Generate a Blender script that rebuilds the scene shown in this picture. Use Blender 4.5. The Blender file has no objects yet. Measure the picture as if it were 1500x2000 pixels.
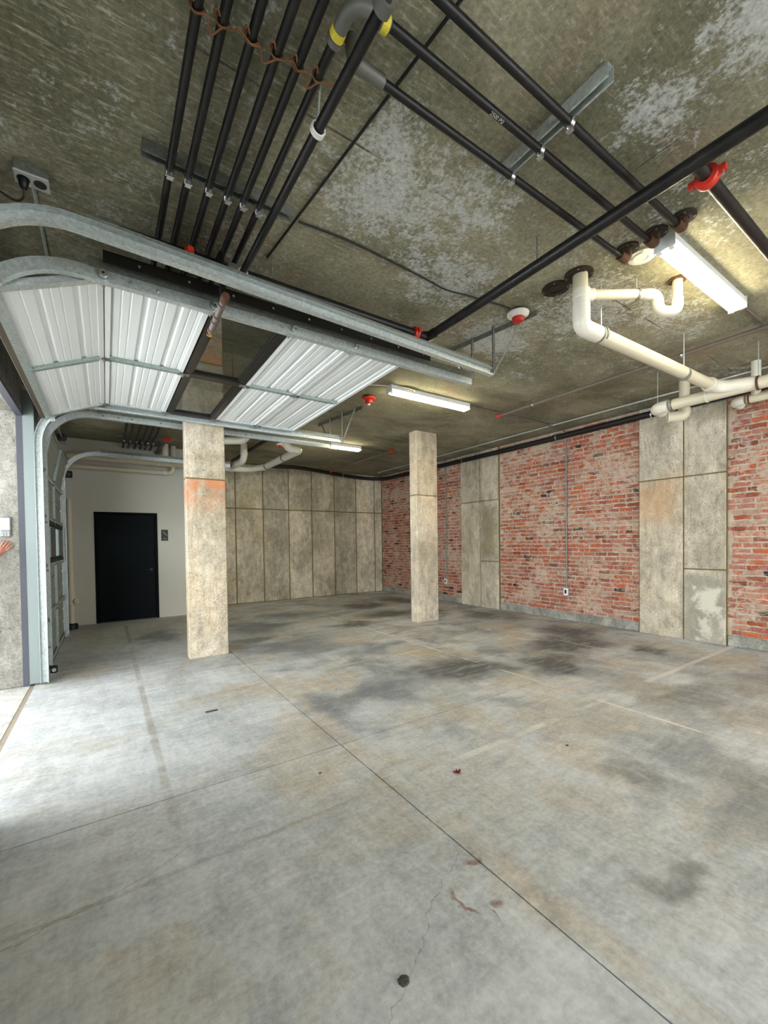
import bpy, math, random
from mathutils import Vector, Matrix, Quaternion
random.seed(7)
scn = bpy.context.scene
col = scn.collection
R = math.radians

# ------------------------------------------------------------------ camera
F_PX, YAW, PITCH, ROLL, PY, CAM_H = 810.398, 0.589809, -0.018619, -0.013486, 1076.157, 1.45824
fw = Vector((math.sin(YAW)*math.cos(PITCH), math.cos(YAW)*math.cos(PITCH), math.sin(PITCH)))
rt = Vector((math.cos(YAW), -math.sin(YAW), 0)); upv = rt.cross(fw)
r2 = rt*math.cos(ROLL) + upv*math.sin(ROLL); u2 = -rt*math.sin(ROLL) + upv*math.cos(ROLL)
cam = bpy.data.cameras.new('camera'); cam_o = bpy.data.objects.new('camera', cam); col.objects.link(cam_o)
cam.sensor_fit = 'VERTICAL'; cam.sensor_height = 24.0; cam.lens = 24.0*F_PX/2000.0
cam.shift_y = (PY-1000.0)/2000.0; cam.clip_start = 0.02
m3 = Matrix((r2, u2, -fw)).transposed()
cam_o.matrix_world = Matrix.Translation((0, 0, CAM_H)) @ m3.to_4x4()
scn.camera = cam_o

# ------------------------------------------------------------------ exposure and sky
scn.view_settings.view_transform = 'Standard'; scn.view_settings.look = 'None'
scn.view_settings.gamma = 1.0; scn.view_settings.use_curve_mapping = False
scn.view_settings.exposure = 0.95
world = bpy.data.worlds.new('overcast_sky'); scn.world = world; world.use_nodes = True
bg = world.node_tree.nodes['Background']
bg.inputs[0].default_value = (0.90, 0.95, 1.0, 1); bg.inputs[1].default_value = 8.2
TUBE_STRENGTH = 24.0
scn.cycles.adaptive_threshold = 0.06; scn.cycles.diffuse_bounces = 3; scn.cycles.glossy_bounces = 2; scn.cycles.transmission_bounces = 2; scn.cycles.caustics_reflective = False; scn.cycles.caustics_refractive = False

# room measurements (metres)
XR, XL, YB, YW, YREAR, ZC = 6.965, -0.70, 10.54, 9.62, -4.6, 3.492
XOUT = -1.08                       # outer face of the garage wall
LINT = 2.86                        # underside of the lintels
DOORS = [(-3.4, -0.72), (-0.20, 2.47), (3.0-0.12, 5.74), (6.02, 8.68)]   # openings in the garage wall

def portal(name, y0, y1):
    L = bpy.data.lights.new(name, 'AREA'); L.shape = 'RECTANGLE'; L.size = y1-y0; L.size_y = LINT
    L.cycles.is_portal = True
    o = bpy.data.objects.new(name, L); col.objects.link(o)
    o.location = (XL-0.02, (y0+y1)/2, LINT/2); o.rotation_euler = (R(90), 0, R(-90))
for i in (0, 2): portal('daylight_portal', *DOORS[i])
REAR = (2.9, 6.3)                  # unseen opening added behind the camera to let daylight in
L = bpy.data.lights.new('daylight_portal', 'AREA'); L.shape = 'RECTANGLE'; L.size = REAR[1]-REAR[0]; L.size_y = 2.95; L.cycles.is_portal = True
o = bpy.data.objects.new('daylight_portal', L); col.objects.link(o); o.location = ((REAR[0]+REAR[1])/2, YREAR-0.02, 1.475); o.rotation_euler = (R(90), 0, 0)

# ------------------------------------------------------------------ node helpers
class NT:
    def __init__(s, name, rough=0.8, metal=0.0, spec=0.5):
        s.m = bpy.data.materials.new(name); s.m.use_nodes = True; s.t = s.m.node_tree
        s.b = s.t.nodes['Principled BSDF']; s.b.inputs['Roughness'].default_value = rough
        s.b.inputs['Metallic'].default_value = metal; s.b.inputs['Specular IOR Level'].default_value = spec
    def n(s, t, **k):
        x = s.t.nodes.new(t)
        for a, v in k.items(): setattr(x, a, v)
        return x
    def put(s, sock, v):
        if isinstance(v, bpy.types.NodeSocket): s.t.links.new(v, sock)
        elif v is not None: sock.default_value = v
    def math(s, op, a, b=None, c=None, clamp=False):
        x = s.n('ShaderNodeMath', operation=op, use_clamp=clamp)
        for i, v in enumerate((a, b, c)): s.put(x.inputs[i], v)
        return x.outputs[0]
    def pos(s): return s.n('ShaderNodeNewGeometry').outputs['Position']
    def objpos(s): return s.n('ShaderNodeTexCoord').outputs['Object']
    def vmul(s, v, f, off=(0, 0, 0)):
        x = s.n('ShaderNodeVectorMath', operation='MULTIPLY_ADD'); s.put(x.inputs[0], v); x.inputs[1].default_value = f; x.inputs[2].default_value = off
        return x.outputs[0]
    def noise(s, v, scale=1.0, detail=5, rough=0.55, dist=0.0, w=None):
        x = s.n('ShaderNodeTexNoise'); x.inputs['Scale'].default_value = scale; x.inputs['Detail'].default_value = detail
        x.inputs['Roughness'].default_value = rough; x.inputs['Distortion'].default_value = dist; s.put(x.inputs['Vector'], v)
        return x.outputs['Fac']
    def ramp(s, v, stops, interp='LINEAR'):
        x = s.n('ShaderNodeValToRGB'); r = x.color_ramp; r.interpolation = interp
        while len(r.elements) < len(stops): r.elements.new(0.5)
        for e, (p, c) in zip(r.elements, stops):
            e.position = p; e.color = (c, c, c, 1) if isinstance(c, (int, float)) else (*c, 1)
        s.put(x.inputs[0], v); return x.outputs[0]
    def step(s, v, a, b):           # smooth 0..1 between a and b
        x = s.n('ShaderNodeMapRange', interpolation_type='SMOOTHSTEP'); s.put(x.inputs[0], v)
        x.inputs[1].default_value = a; x.inputs[2].default_value = b; return x.outputs[0]
    def mix(s, f, a, b, mode='MIX'):
        x = s.n('ShaderNodeMix', data_type='RGBA', blend_type=mode); s.put(x.inputs[0], f)
        for i, v in ((6, a), (7, b)): s.put(x.inputs[i], (*v, 1) if isinstance(v, tuple) and len(v) == 3 else v)
        return x.outputs[2]
    def xyz(s, v):
        x = s.n('ShaderNodeSeparateXYZ'); s.put(x.inputs[0], v); return x.outputs
    def color(s, v): s.put(s.b.inputs['Base Color'], (*v, 1) if isinstance(v, tuple) and len(v) == 3 else v)
    def bump(s, h, strength=0.3, dist=0.01):
        x = s.n('ShaderNodeBump'); x.inputs['Strength'].default_value = strength; x.inputs['Distance'].default_value = dist
        s.put(x.inputs['Height'], h); s.t.links.new(x.outputs[0], s.b.inputs['Normal'])
    def sat(s, c, v, val=1.0):
        x = s.n('ShaderNodeHueSaturation'); x.inputs['Saturation'].default_value = v; x.inputs['Value'].default_value = val; s.put(x.inputs['Color'], c); return x.outputs[0]
    def orand(s): return s.n('ShaderNodeObjectInfo').outputs['Random']

def srgb(*c):
    return tuple(((v/255)/12.92 if v/255 <= 0.04045 else ((v/255+0.055)/1.055)**2.4) for v in c)
def plain(name, c, rough=0.6, metal=0.0, var=0.12, scale=30, bump=0.0, spec=0.5):
    t = NT(name, rough, metal, spec); n = t.noise(t.pos(), scale, 4)
    d = tuple(x*(1-var) for x in c); l = tuple(min(1, x*(1+var)) for x in c)
    t.color(t.mix(n, d, l))
    if bump: t.bump(n, bump, 0.004)
    return t.m

M = {}
def concrete(name, base, dark, warm, per_object=0.0, streak=True, pit=True):
    t = NT(name, 0.85, spec=0.25); p = t.pos()
    big = t.noise(t.vmul(p, (1, 1, 0.55)), 1.6, 6, 0.62, 0.6)
    c = t.mix(t.step(big, 0.36, 0.66), dark, base)
    w = t.noise(t.vmul(p, (1, 1, 0.5), (7, 3, 1)), 1.1, 5, 0.6, 0.4)
    c = t.mix(t.math('MULTIPLY', t.step(w, 0.5, 0.72), 0.65), c, warm)
    if streak:
        st = t.noise(t.vmul(p, (9, 9, 0.7)), 2.0, 5, 0.65)
        c = t.mix(t.math('MULTIPLY', t.step(st, 0.48, 0.75), 0.4), c, tuple(x*0.62 for x in dark))
        st2 = t.noise(t.vmul(p, (7, 7, 0.9), (3, 9, 2)), 2.0, 5, 0.65)
        c = t.mix(t.math('MULTIPLY', t.step(st2, 0.55, 0.8), 0.4), c, tuple(min(1, x*1.35) for x in base))
    fine = t.noise(p, 60, 4, 0.75); medium = t.noise(t.vmul(p, (1, 1, 0.7)), 9, 7, 0.75, 0.4)
    c = t.mix(0.75, c, t.ramp(fine, [(0.28, 0.26), (0.72, 0.72)]), 'OVERLAY')
    c = t.mix(0.8, c, t.ramp(medium, [(0.3, 0.26), (0.7, 0.70)]), 'OVERLAY')
    if per_object:
        r = t.orand(); c = t.mix(1.0, c, t.ramp(r, [(0, (1-per_object,)*3), (0.5, (1, 0.985, 0.94)), (1, (1+per_object*0.6,)*3)]), 'MULTIPLY')
    if pit:
        v = t.n('ShaderNodeTexVoronoi'); v.inputs['Scale'].default_value = 19; v.inputs['Randomness'].default_value = 1.0
        t.put(v.inputs['Vector'], p)
        gate = t.step(t.noise(p, 3.0, 3), 0.42, 0.56)
        pits = t.math('MULTIPLY', t.math('SUBTRACT', 1.0, t.step(v.outputs['Distance'], 0.07, 0.2)), gate)
        c = t.mix(t.math('MULTIPLY', pits, 0.75), c, (0.05, 0.045, 0.03))
        t.bump(t.math('SUBTRACT', fine, t.math('MULTIPLY', pits, 1.5)), 0.25, 0.006)
    else: t.bump(fine, 0.2, 0.005)
    t.color(t.sat(c, 0.80, 1.1)); return t
M['wallconc'] = concrete('board_formed_concrete', srgb(188, 178, 152), srgb(148, 140, 116), srgb(190, 170, 130), 0.22).m
def pilaster_mat():
    t = concrete('cast_concrete_pilaster', srgb(200, 189, 166), srgb(162, 152, 130), srgb(202, 182, 148), 0.14); p = t.pos(); q = t.xyz(p)
    c = t.b.inputs['Base Color'].links[0].from_socket; n = t.noise(p, 6, 7, 0.7, 0.5); m = t.math('ADD', t.math('MULTIPLY', t.math('SUBTRACT', n, 0.5), 0.5), t.math('MULTIPLY', t.math('SUBTRACT', t.noise(p, 40, 4, 0.7), 0.5), 0.12))
    def patch(c, y0, y1, z0, z1, colr, amt, soft):
        dy = t.math('SUBTRACT', t.math('ABSOLUTE', t.math('SUBTRACT', q[1], (y0+y1)/2)), (y1-y0)/2); dz = t.math('SUBTRACT', t.math('ABSOLUTE', t.math('SUBTRACT', q[2], (z0+z1)/2)), (z1-z0)/2)
        d = t.math('ADD', t.math('MAXIMUM', dy, dz), m); x = t.n('ShaderNodeMapRange', interpolation_type='SMOOTHSTEP'); t.put(x.inputs[0], d); x.inputs[1].default_value = soft; x.inputs[2].default_value = -soft
        return t.mix(t.math('MULTIPLY', x.outputs[0], amt), c, colr)
    c = patch(c, 2.02, 2.60, -0.2, 0.94, srgb(140, 138, 126), 0.7, 0.08)      # damp grey lower panel with pale patches
    c = patch(c, 2.16, 2.42, 0.42, 0.74, srgb(214, 210, 194), 0.8, 0.05); c = patch(c, 2.26, 2.40, 0.05, 0.34, srgb(214, 208, 192), 0.75, 0.05); c = patch(c, 2.08, 2.14, 0.1, 0.36, srgb(206, 202, 188), 0.7, 0.05)
    c = patch(c, 2.72, 3.3, 1.75, 2.34, srgb(196, 152, 108), 0.5, 0.16)        # iron stain under the joint
    c = patch(c, 6.08, 6.46, 1.15, 2.2, srgb(132, 124, 96), 0.7, 0.08)
    t.color(c); return t.m
M['pilconc'] = pilaster_mat()
def column_mat():
    t = concrete('cast_concrete_column', srgb(202, 190, 166), srgb(164, 152, 126), srgb(198, 174, 134), 0.06)
    p = t.pos(); z = t.xyz(p)[2]
    # orange iron staining just under the pour joint
    k = t.math('MULTIPLY', t.step(z, 1.75, 2.28), t.math('LESS_THAN', z, 2.325))
    x = t.xyz(p)[0]
    k = t.math('MULTIPLY', k, t.math('LESS_THAN', x, 2.0))
    k = t.math('MULTIPLY', k, t.step(t.noise(p, 5, 5, 0.6), 0.3, 0.62))
    src = t.b.inputs['Base Color'].links[0].from_socket
    t.color(t.mix(t.math('MULTIPLY', k, 0.75), src, srgb(205, 128, 78)))
    return t.m
M['colconc'] = column_mat()
M['joint'] = plain('rust_stained_joint', srgb(112, 94, 56), 0.9, var=0.3, scale=9)
M['curb'] = concrete('weathered_concrete_curb', srgb(165, 163, 150), srgb(120, 120, 112), srgb(160, 152, 135), 0, False).m
M['pier'] = concrete('light_concrete_pier', srgb(150, 146, 136), srgb(124, 121, 112), srgb(146, 134, 112), 0.0).m

def ceiling_mat():
    t = NT('stained_concrete_ceiling', 0.9, spec=0.2); p = t.pos()
    a = t.noise(t.vmul(p, (0.7, 1.0, 1)), 1.3, 5, 0.62, 0.5)
    c = t.mix(t.step(a, 0.32, 0.68), srgb(112, 110, 90), srgb(156, 151, 128))
    br = t.noise(t.vmul(p, (0.8, 1, 1), (5, 2, 0)), 1.7, 6, 0.6, 0.3)
    c = t.mix(t.math('MULTIPLY', t.step(br, 0.5, 0.7), 0.55), c, srgb(142, 122, 101))
    # streaks left by the boards, running across the garage
    s1 = t.noise(t.vmul(p, (5, 34, 1)), 1.7, 5, 0.7, 0.7)
    left = t.math('SUBTRACT', 1.0, t.step(t.xyz(p)[0], 0.6, 2.2))
    c = t.mix(t.math('MULTIPLY', t.step(s1, 0.50, 0.72), t.math('ADD', t.math('MULTIPLY', left, 0.72), 0.18)), c, srgb(196, 190, 168))
    # flaking pale laitance in patches
    f1 = t.noise(t.vmul(p, (1, 1.25, 1)), 7, 6, 0.74, 0.3); f3 = t.noise(t.vmul(p, (1.3, 1, 1), (2, 2, 0)), 34, 5, 0.75, 0.2)
    gate = t.noise(t.vmul(p, (0.75, 1, 1), (1.3, 4.1, 0)), 0.95, 4, 0.6, 0.5)
    def spot(x, y, rx, ry):
        e = t.n('ShaderNodeVectorMath', operation='LENGTH'); t.put(e.inputs[0], t.vmul(p, (1/rx, 1/ry, 0), (-x/rx, -y/ry, 0)))
        m = t.n('ShaderNodeMapRange', interpolation_type='SMOOTHSTEP'); t.put(m.inputs[0], e.outputs['Value']); m.inputs[1].default_value = 1.3; m.inputs[2].default_value = 0.2; return m.outputs[0]
    sp = spot(1.55, 1.95, 0.6, 0.5)
    for b in ((1.9, 1.75, 0.4, 0.35), (2.25, 0.95, 0.35, 0.22), (1.25, 1.75, 0.25, 0.3), (2.1, 0.5, 0.5, 0.3), (3.6, 2.1, 0.7, 0.5), (3.2, 2.9, 0.5, 0.35), (2.2, 2.4, 0.5, 0.35), (4.2, 1.7, 0.8, 0.3)): sp = t.math('MAXIMUM', sp, spot(*b))
    gate = t.math('ADD', t.math('MULTIPLY', gate, 0.6), t.math('ADD', t.math('MULTIPLY', sp, 0.23), 0.11))
    fl = t.math('ADD', t.math('MULTIPLY', f1, 0.5), t.math('MULTIPLY', f3, 0.5))
    fl = t.step(t.math('ADD', fl, t.math('MULTIPLY', t.math('SUBTRACT', gate, 0.5), 0.55)), 0.48, 0.60)
    far = t.math('SUBTRACT', 1.0, t.math('MULTIPLY', t.step(t.xyz(p)[1], 2.6, 4.6), 0.75))
    fl = t.math('MULTIPLY', fl, t.math('MULTIPLY', far, 0.85))
    c = t.mix(fl, c, srgb(196, 198, 196))
    f2 = t.noise(p, 42, 5, 0.75)
    c = t.mix(0.75, c, t.ramp(f2, [(0.3, 0.26), (0.72, 0.74)]), 'OVERLAY')
    # thin board seams
    xy = t.xyz(p)
    for val, ax, wd in ((1.85, 1, 0.006), (4.28, 1, 0.008), (6.72, 1, 0.008), (4.9, 0, 0.006), (2.46, 0, 0.004)):
        ln = t.math('LESS_THAN', t.math('ABSOLUTE', t.math('SUBTRACT', xy[ax], val)), wd)
        c = t.mix(t.math('MULTIPLY', ln, t.math('MULTIPLY', t.step(t.noise(p, 2.2, 3), 0.45, 0.6), 0.7)), c, (0.03, 0.028, 0.02))
    t.color(t.sat(c, 1.0, 1.06)); t.bump(t.math('ADD', f1, t.math('MULTIPLY', f2, 0.4)), 0.35, 0.008)
    return t.m
M['ceiling'] = ceiling_mat()

def floor_mat():
    t = NT('worn_slab_concrete', 0.6, spec=0.35); p = t.pos(); xy = t.xyz(p)
    a = t.noise(p, 0.9, 4, 0.6, 0.5)
    c = t.mix(t.step(a, 0.35, 0.66), srgb(178, 183, 184), srgb(205, 209, 210))
    tn = t.noise(t.vmul(p, (1, 1, 1), (3, 8, 0)), 0.75, 4, 0.62, 0.6)
    c = t.mix(t.math('MULTIPLY', t.step(tn, 0.50, 0.68), 0.45), c, srgb(186, 177, 158))
    wob = t.n('ShaderNodeTexNoise'); wob.inputs['Scale'].default_value = 2.2; wob.inputs['Detail'].default_value = 5; t.put(wob.inputs['Vector'], p)
    vm = t.n('ShaderNodeVectorMath', operation='MULTIPLY_ADD'); t.put(vm.inputs[0], wob.outputs['Color']); vm.inputs[1].default_value = (1.0, 1.0, 0); 
    sub = t.n('ShaderNodeVectorMath', operation='ADD'); t.put(sub.inputs[0], p); sub.inputs[1].default_value = (-0.5, -0.5, 0); t.put(vm.inputs[2], sub.outputs[0])
    flat = vm.outputs[0]
    fine = t.noise(p, 38, 4, 0.72); mid = t.noise(t.vmul(p, (5, 1.6, 1)), 2.4, 4, 0.66, 0.4); mid2 = t.noise(t.vmul(p, (1.6, 5, 1)), 2.4, 4, 0.66, 0.4)
    def blob(x, y, rx, ry, soft=0.35):
        e = t.n('ShaderNodeVectorMath', operation='LENGTH'); t.put(e.inputs[0], t.vmul(flat, (1/rx, 1/ry, 0), (-x/rx, -y/ry, 0))); d = e.outputs['Value']
        x = t.n('ShaderNodeMapRange', interpolation_type='SMOOTHSTEP'); t.put(x.inputs[0], d)
        x.inputs[1].default_value = 1.12; x.inputs[2].default_value = 0.25; return x.outputs[0]
    def lay(c, blobs, colr, amt, tex):
        k = None
        for b in blobs:
            v = blob(*b); k = v if k is None else t.math('MAXIMUM', k, v)
        k = t.math('MULTIPLY', k, t.math('MULTIPLY', t.step(tex, 0.16, 0.58), amt))
        return t.mix(k, c, colr)
    cl1 = t.noise(t.vmul(p, (1, 1.25, 1), (11, 4, 0)), 1.15, 4, 0.62, 0.5); cl2 = t.noise(t.vmul(p, (1, 1, 1), (2, 17, 0)), 1.4, 4, 0.62, 0.4)
    inner = t.step(xy[1], 1.2, 3.4); rgt = t.step(xy[0], 0.2, 1.8); zone = t.math('MAXIMUM', t.math('MULTIPLY', inner, rgt), t.math('MULTIPLY', t.step(xy[0], 1.5, 2.4), 0.7))
    c = t.mix(t.math('MULTIPLY', t.math('MULTIPLY', t.step(cl1, 0.46, 0.66), zone), 0.75), c, srgb(122, 126, 132))
    c = t.mix(t.math('MULTIPLY', t.math('MULTIPLY', t.step(cl2, 0.47, 0.64), t.math('ADD', t.math('MULTIPLY', zone, 0.55), 0.12)), 1.0), c, srgb(188, 174, 148))
    # tyre dirt and damp patches
    c = lay(c, [(5.4, 3.45, 1.2, 0.62), (6.1, 3.85, 0.8, 0.6), (3.35, 3.5, 0.85, 0.62), (4.4, 2.95, 0.75, 0.45), (4.9, 8.3, 0.9, 0.5), (4.8, 7.1, 0.9, 0.5), (6.3, 5.7, 0.7, 0.8), (6.2, 8.6, 0.6, 1.0), (5.6, 6.9, 0.6, 0.5), (3.6, 6.6, 0.5, 0.4), (5.9, 2.6, 0.5, 0.25)], srgb(88, 88, 88), 0.95, mid2)
    c = lay(c, [(2.25, 5.6, 0.75, 0.75), (2.2, 7.4, 0.8, 0.7), (3.4, 8.1, 0.9, 0.6), (0.65, 7.7, 0.45, 0.8), (2.2, 3.3, 0.7, 0.5), (1.7, 3.5, 0.3, 0.5), (3.2, 4.9, 0.8, 0.4)], srgb(112, 118, 126), 0.85, mid2)
    c = lay(c, [(2.0, 0.88, 0.16, 0.16), (2.7, 1.3, 0.3, 0.25), (4.6, 1.6, 0.9, 0.3), (3.0, 0.8, 0.6, 0.3), (5.6, 1.2, 0.8, 0.5)], srgb(126, 126, 124), 0.8, mid)
    c = lay(c, [(1.2, 2.42, 0.35, 0.22), (1.5, 4.1, 0.5, 0.5), (3.6, 4.4, 0.6, 0.25), (2.65, 1.0, 0.35, 0.12), (2.55, 0.75, 0.3, 0.14), (1.52, 2.2, 0.14, 0.4), (1.45, 1.1, 0.16, 0.6), (-0.15, 6.0, 0.3, 0.5), (0.9, 4.3, 0.5, 0.2), (6.1, 1.9, 0.8, 0.5), (-0.3, 8.2, 0.3, 0.9), (0.1, 1.5, 0.2, 0.15)], srgb(180, 164, 134), 0.5, cl2)
    c = lay(c, [(1.29, 1.0, 0.05, 0.07), (1.2, 0.96, 0.015, 0.055), (1.1, 1.12, 0.02, 0.1), (1.36, 1.45, 0.06, 0.05)], srgb(128, 80, 55), 0.85, fine)
    # pale laitance lines and dark edges where the slab was patched
    broken = t.step(t.noise(p, 1.7, 3), 0.36, 0.58)
    def line(c, ax, val, lo, hi, wd, colr, amt, brk=True):
        o = 1-ax
        k = t.math('SUBTRACT', 1.0, t.step(t.math('ABSOLUTE', t.math('SUBTRACT', xy[ax], val)), wd*0.4, wd))
        k = t.math('MULTIPLY', k, t.math('MULTIPLY', t.math('GREATER_THAN', xy[o], lo), t.math('LESS_THAN', xy[o], hi)))
        if brk: k = t.math('MULTIPLY', k, broken)
        return t.mix(t.math('MULTIPLY', k, amt), c, colr)
    c = line(c, 0, 3.705, -1, 7.5, 0.025, srgb(226, 221, 206), 0.85)
    c = line(c, 1, 2.03, 1.45, 7, 0.04, srgb(222, 219, 208), 0.8)
    c = line(c, 1, 4.40, 1.0, 7, 0.03, srgb(206, 194, 168), 0.7)
    c = line(c, 0, 0.27, 2.2, 9, 0.035, srgb(150, 142, 128), 0.6)
    c = line(c, 0, 1.47, -1, 8.5, 0.09, srgb(188, 176, 156), 0.4)
    c = line(c, 1, 2.05, -0.6, 1.4, 0.02, srgb(160, 150, 130), 0.6)
    c = line(c, 1, 5.83, -0.6, 7, 0.03, srgb(158, 152, 140), 0.6)
    c = line(c, 0, 5.5, -1, 9, 0.03, srgb(206, 196, 176), 0.55)
    # hairline cracks
    jx = t.math('MULTIPLY', t.math('SUBTRACT', t.noise(p, 9, 3), 0.5), 0.09)
    def crack(c, pts, wd=0.0035):
        for (x0, y0), (x1, y1) in zip(pts, pts[1:]):
            L = math.hypot(x1-x0, y1-y0); ux, uy = (x1-x0)/L, (y1-y0)/L
            s_ = t.math('ADD', t.math('MULTIPLY', t.math('SUBTRACT', xy[0], x0), ux), t.math('MULTIPLY', t.math('SUBTRACT', xy[1], y0), uy))
            n_ = t.math('ADD', t.math('SUBTRACT', t.math('MULTIPLY', t.math('SUBTRACT', xy[1], y0), ux), t.math('MULTIPLY', t.math('SUBTRACT', xy[0], x0), uy)), jx)
            k = t.math('MULTIPLY', t.math('LESS_THAN', t.math('ABSOLUTE', n_), wd), t.math('MULTIPLY', t.math('GREATER_THAN', s_, -0.01), t.math('LESS_THAN', s_, L+0.01)))
            c = t.mix(t.math('MULTIPLY', k, 0.38), c, srgb(110, 104, 92))
        return c
    c = crack(c, [(-0.35, 2.0), (-0.16, 2.05), (0.105, 2.09), (0.3, 2.2)], 0.0025)
    c = crack(c, [(1.335, 1.42), (1.097, 1.294), (0.897, 1.146), (0.795, 1.071), (0.62, 1.0)], 0.0018)
    c = t.mix(0.5, c, t.ramp(fine, [(0.28, 0.28), (0.72, 0.72)]), 'OVERLAY')
    c = t.mix(0.55, c, t.ramp(mid, [(0.3, 0.36), (0.7, 0.64)]), 'OVERLAY')
    c = t.mix(0.6, c, t.ramp(mid2, [(0.3, 0.36), (0.7, 0.64)]), 'OVERLAY')
    t.color(t.sat(c, 0.85)); t.put(t.b.inputs['Roughness'], t.ramp(mid, [(0.3, 0.5), (0.7, 0.75)])); t.bump(fine, 0.12, 0.004)
    return t.m
M['floor'] = floor_mat()
M['sawcut'] = plain('dark_sawcut', srgb(36, 32, 26), 0.95, var=0.2)
M['filler'] = plain('tan_joint_filler', srgb(150, 138, 120), 0.95, var=0.2, scale=14)

def brick_mat():
    t = NT('old_red_brick', 0.9, spec=0.2); p = t.pos()
    g = t.n('ShaderNodeNewGeometry')
    r = t.math('FRACT', t.math('ADD', t.orand(), t.math('MULTIPLY', g.outputs['Random Per Island'], 3.7)))
    c = t.ramp(r, [(0.0, srgb(118, 66, 52)), (0.1, srgb(176, 90, 58)), (0.2, srgb(168, 112, 92)), (0.3, srgb(150, 84, 66)), (0.4, srgb(176, 128, 104)), (0.5, srgb(158, 96, 84)), (0.6, srgb(140, 86, 66)), (0.7, srgb(182, 98, 62)), (0.8, srgb(162, 124, 112)), (0.88, srgb(176, 150, 128)), (0.95, srgb(130, 82, 70)), (0.98, srgb(72, 50, 44)), (1.0, srgb(60, 44, 40))], 'LINEAR')
    n = t.noise(p, 22, 7, 0.75); c = t.mix(0.85, c, t.ramp(n, [(0.28, 0.22), (0.72, 0.72)]), 'OVERLAY')
    # lime and mortar smeared over the faces
    sm = t.noise(t.vmul(p, (1, 1, 1.5)), 9, 8, 0.75, 0.5); sm2 = t.noise(p, 1.3, 5, 0.6)
    k = t.step(t.math('ADD', sm, t.math('MULTIPLY', t.math('SUBTRACT', sm2, 0.5), 0.7)), 0.49, 0.62)
    c = t.mix(t.math('MULTIPLY', k, 0.8), c, t.mix(t.noise(p, 3.1, 3), srgb(176, 162, 140), srgb(192, 172, 156)))
    t.color(t.sat(c, 0.98, 1.04)); t.bump(n, 0.5, 0.006); return t.m
M['brick'] = brick_mat()
def mortar_mat():
    t = NT('lime_mortar', 0.95, spec=0.15); p = t.pos(); n = t.noise(p, 8, 7, 0.7)
    c = t.ramp(n, [(0.25, srgb(150, 134, 116)), (0.5, srgb(184, 170, 152)), (0.75, srgb(206, 196, 182))])
    t.color(c); t.bump(t.noise(p, 40, 5, 0.7), 0.6, 0.006); return t.m
M['mortar'] = mortar_mat()

M['white_paint'] = plain('off_white_wall_paint', srgb(205, 205, 194), 0.6, var=0.02, scale=2)
M['door_black'] = plain('dark_slate_door_paint', srgb(4, 14, 18), 0.6, var=0.1, scale=3, spec=0.12)
M['frame_black'] = plain('black_door_frame_paint', srgb(4, 6, 8), 0.6, var=0.1, spec=0.1)
M['black'] = plain('black_plastic', srgb(20, 20, 21), 0.5, var=0.15)
M['rubber'] = plain('black_rubber_hose', srgb(7, 7, 8), 0.6, var=0.2)
def pipe_mat():
    t = NT('black_steel_pipe', 0.42, 0.35, 0.5); p = t.pos(); n = t.noise(p, 14, 6, 0.7)
    c = t.ramp(n, [(0.3, srgb(18, 18, 19)), (0.58, srgb(32, 31, 31)), (0.85, srgb(74, 62, 52))])
    t.color(c); t.put(t.b.inputs['Roughness'], t.ramp(n, [(0.3, 0.3), (0.7, 0.55)])); return t.m
M['pipe'] = pipe_mat()
M['grey_fitting'] = plain('dull_grey_fitting', srgb(110, 110, 104), 0.5, 0.3, 0.15)
M['yellow_tape'] = plain('yellow_tape', srgb(220, 205, 60), 0.5, 0, 0.1)
def galv_mat(name, c0, c1, rough=0.38):
    t = NT(name, rough, 0.45); v = t.n('ShaderNodeTexVoronoi'); v.inputs['Scale'].default_value = 70; t.put(v.inputs['Vector'], t.pos())
    x = t.n('ShaderNodeSeparateColor'); t.put(x.inputs[0], v.outputs['Color'])
    t.color(t.mix(x.outputs[0], c0, c1)); return t.m
M['galv'] = galv_mat('galvanised_steel', srgb(176, 184, 182), srgb(202, 210, 208))
M['galv_dark'] = galv_mat('aged_galvanised_steel', srgb(112, 117, 112), srgb(136, 140, 134), 0.5)
M['galv_green'] = galv_mat('greenish_galvanised_steel', srgb(142, 156, 150), srgb(164, 178, 172), 0.45)
M['bright'] = plain('bright_zinc', srgb(215, 218, 218), 0.25, 0.9, 0.05)
M['zinc_paint'] = plain('pale_galvanised_jamb', srgb(128, 138, 136), 0.5, 0.35, 0.05)
M['steel_dark'] = plain('dark_grey_painted_steel', srgb(70, 72, 80), 0.55, 0.1, 0.1)
M['white_steel'] = plain('white_coated_steel', srgb(226, 230, 230), 0.42, 0.0, 0.02, 4)
M['green_steel'] = plain('aged_door_backing', srgb(150, 156, 146), 0.5, 0.1, 0.08, 6)
M['alu_dark'] = plain('dark_bronze_frame', srgb(34, 32, 28), 0.45, 0.3, 0.1)
M['pvc'] = plain('white_pvc', srgb(208, 200, 176), 0.4, 0, 0.035, 6)
M['pvc_white'] = plain('bright_white_pvc', srgb(218, 214, 200), 0.38, 0, 0.02, 6)
M['rust'] = plain('rusty_iron', srgb(92, 62, 44), 0.85, 0.2, 0.45, 22, 0.5)
M['rust_dark'] = plain('dark_rusted_cast_iron', srgb(58, 48, 40), 0.85, 0.2, 0.6, 18, 0.6)
M['rustwire'] = plain('rusty_wire', srgb(128, 88, 56), 0.7, 0.4, 0.35, 20)
M['red'] = plain('red_coupling_enamel', srgb(200, 44, 28), 0.42, 0, 0.12, 25)
M['brass'] = plain('brass', srgb(196, 160, 92), 0.35, 0.9, 0.1)
M['white_plastic'] = plain('white_plastic', srgb(236, 236, 232), 0.4, 0, 0.01)
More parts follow.
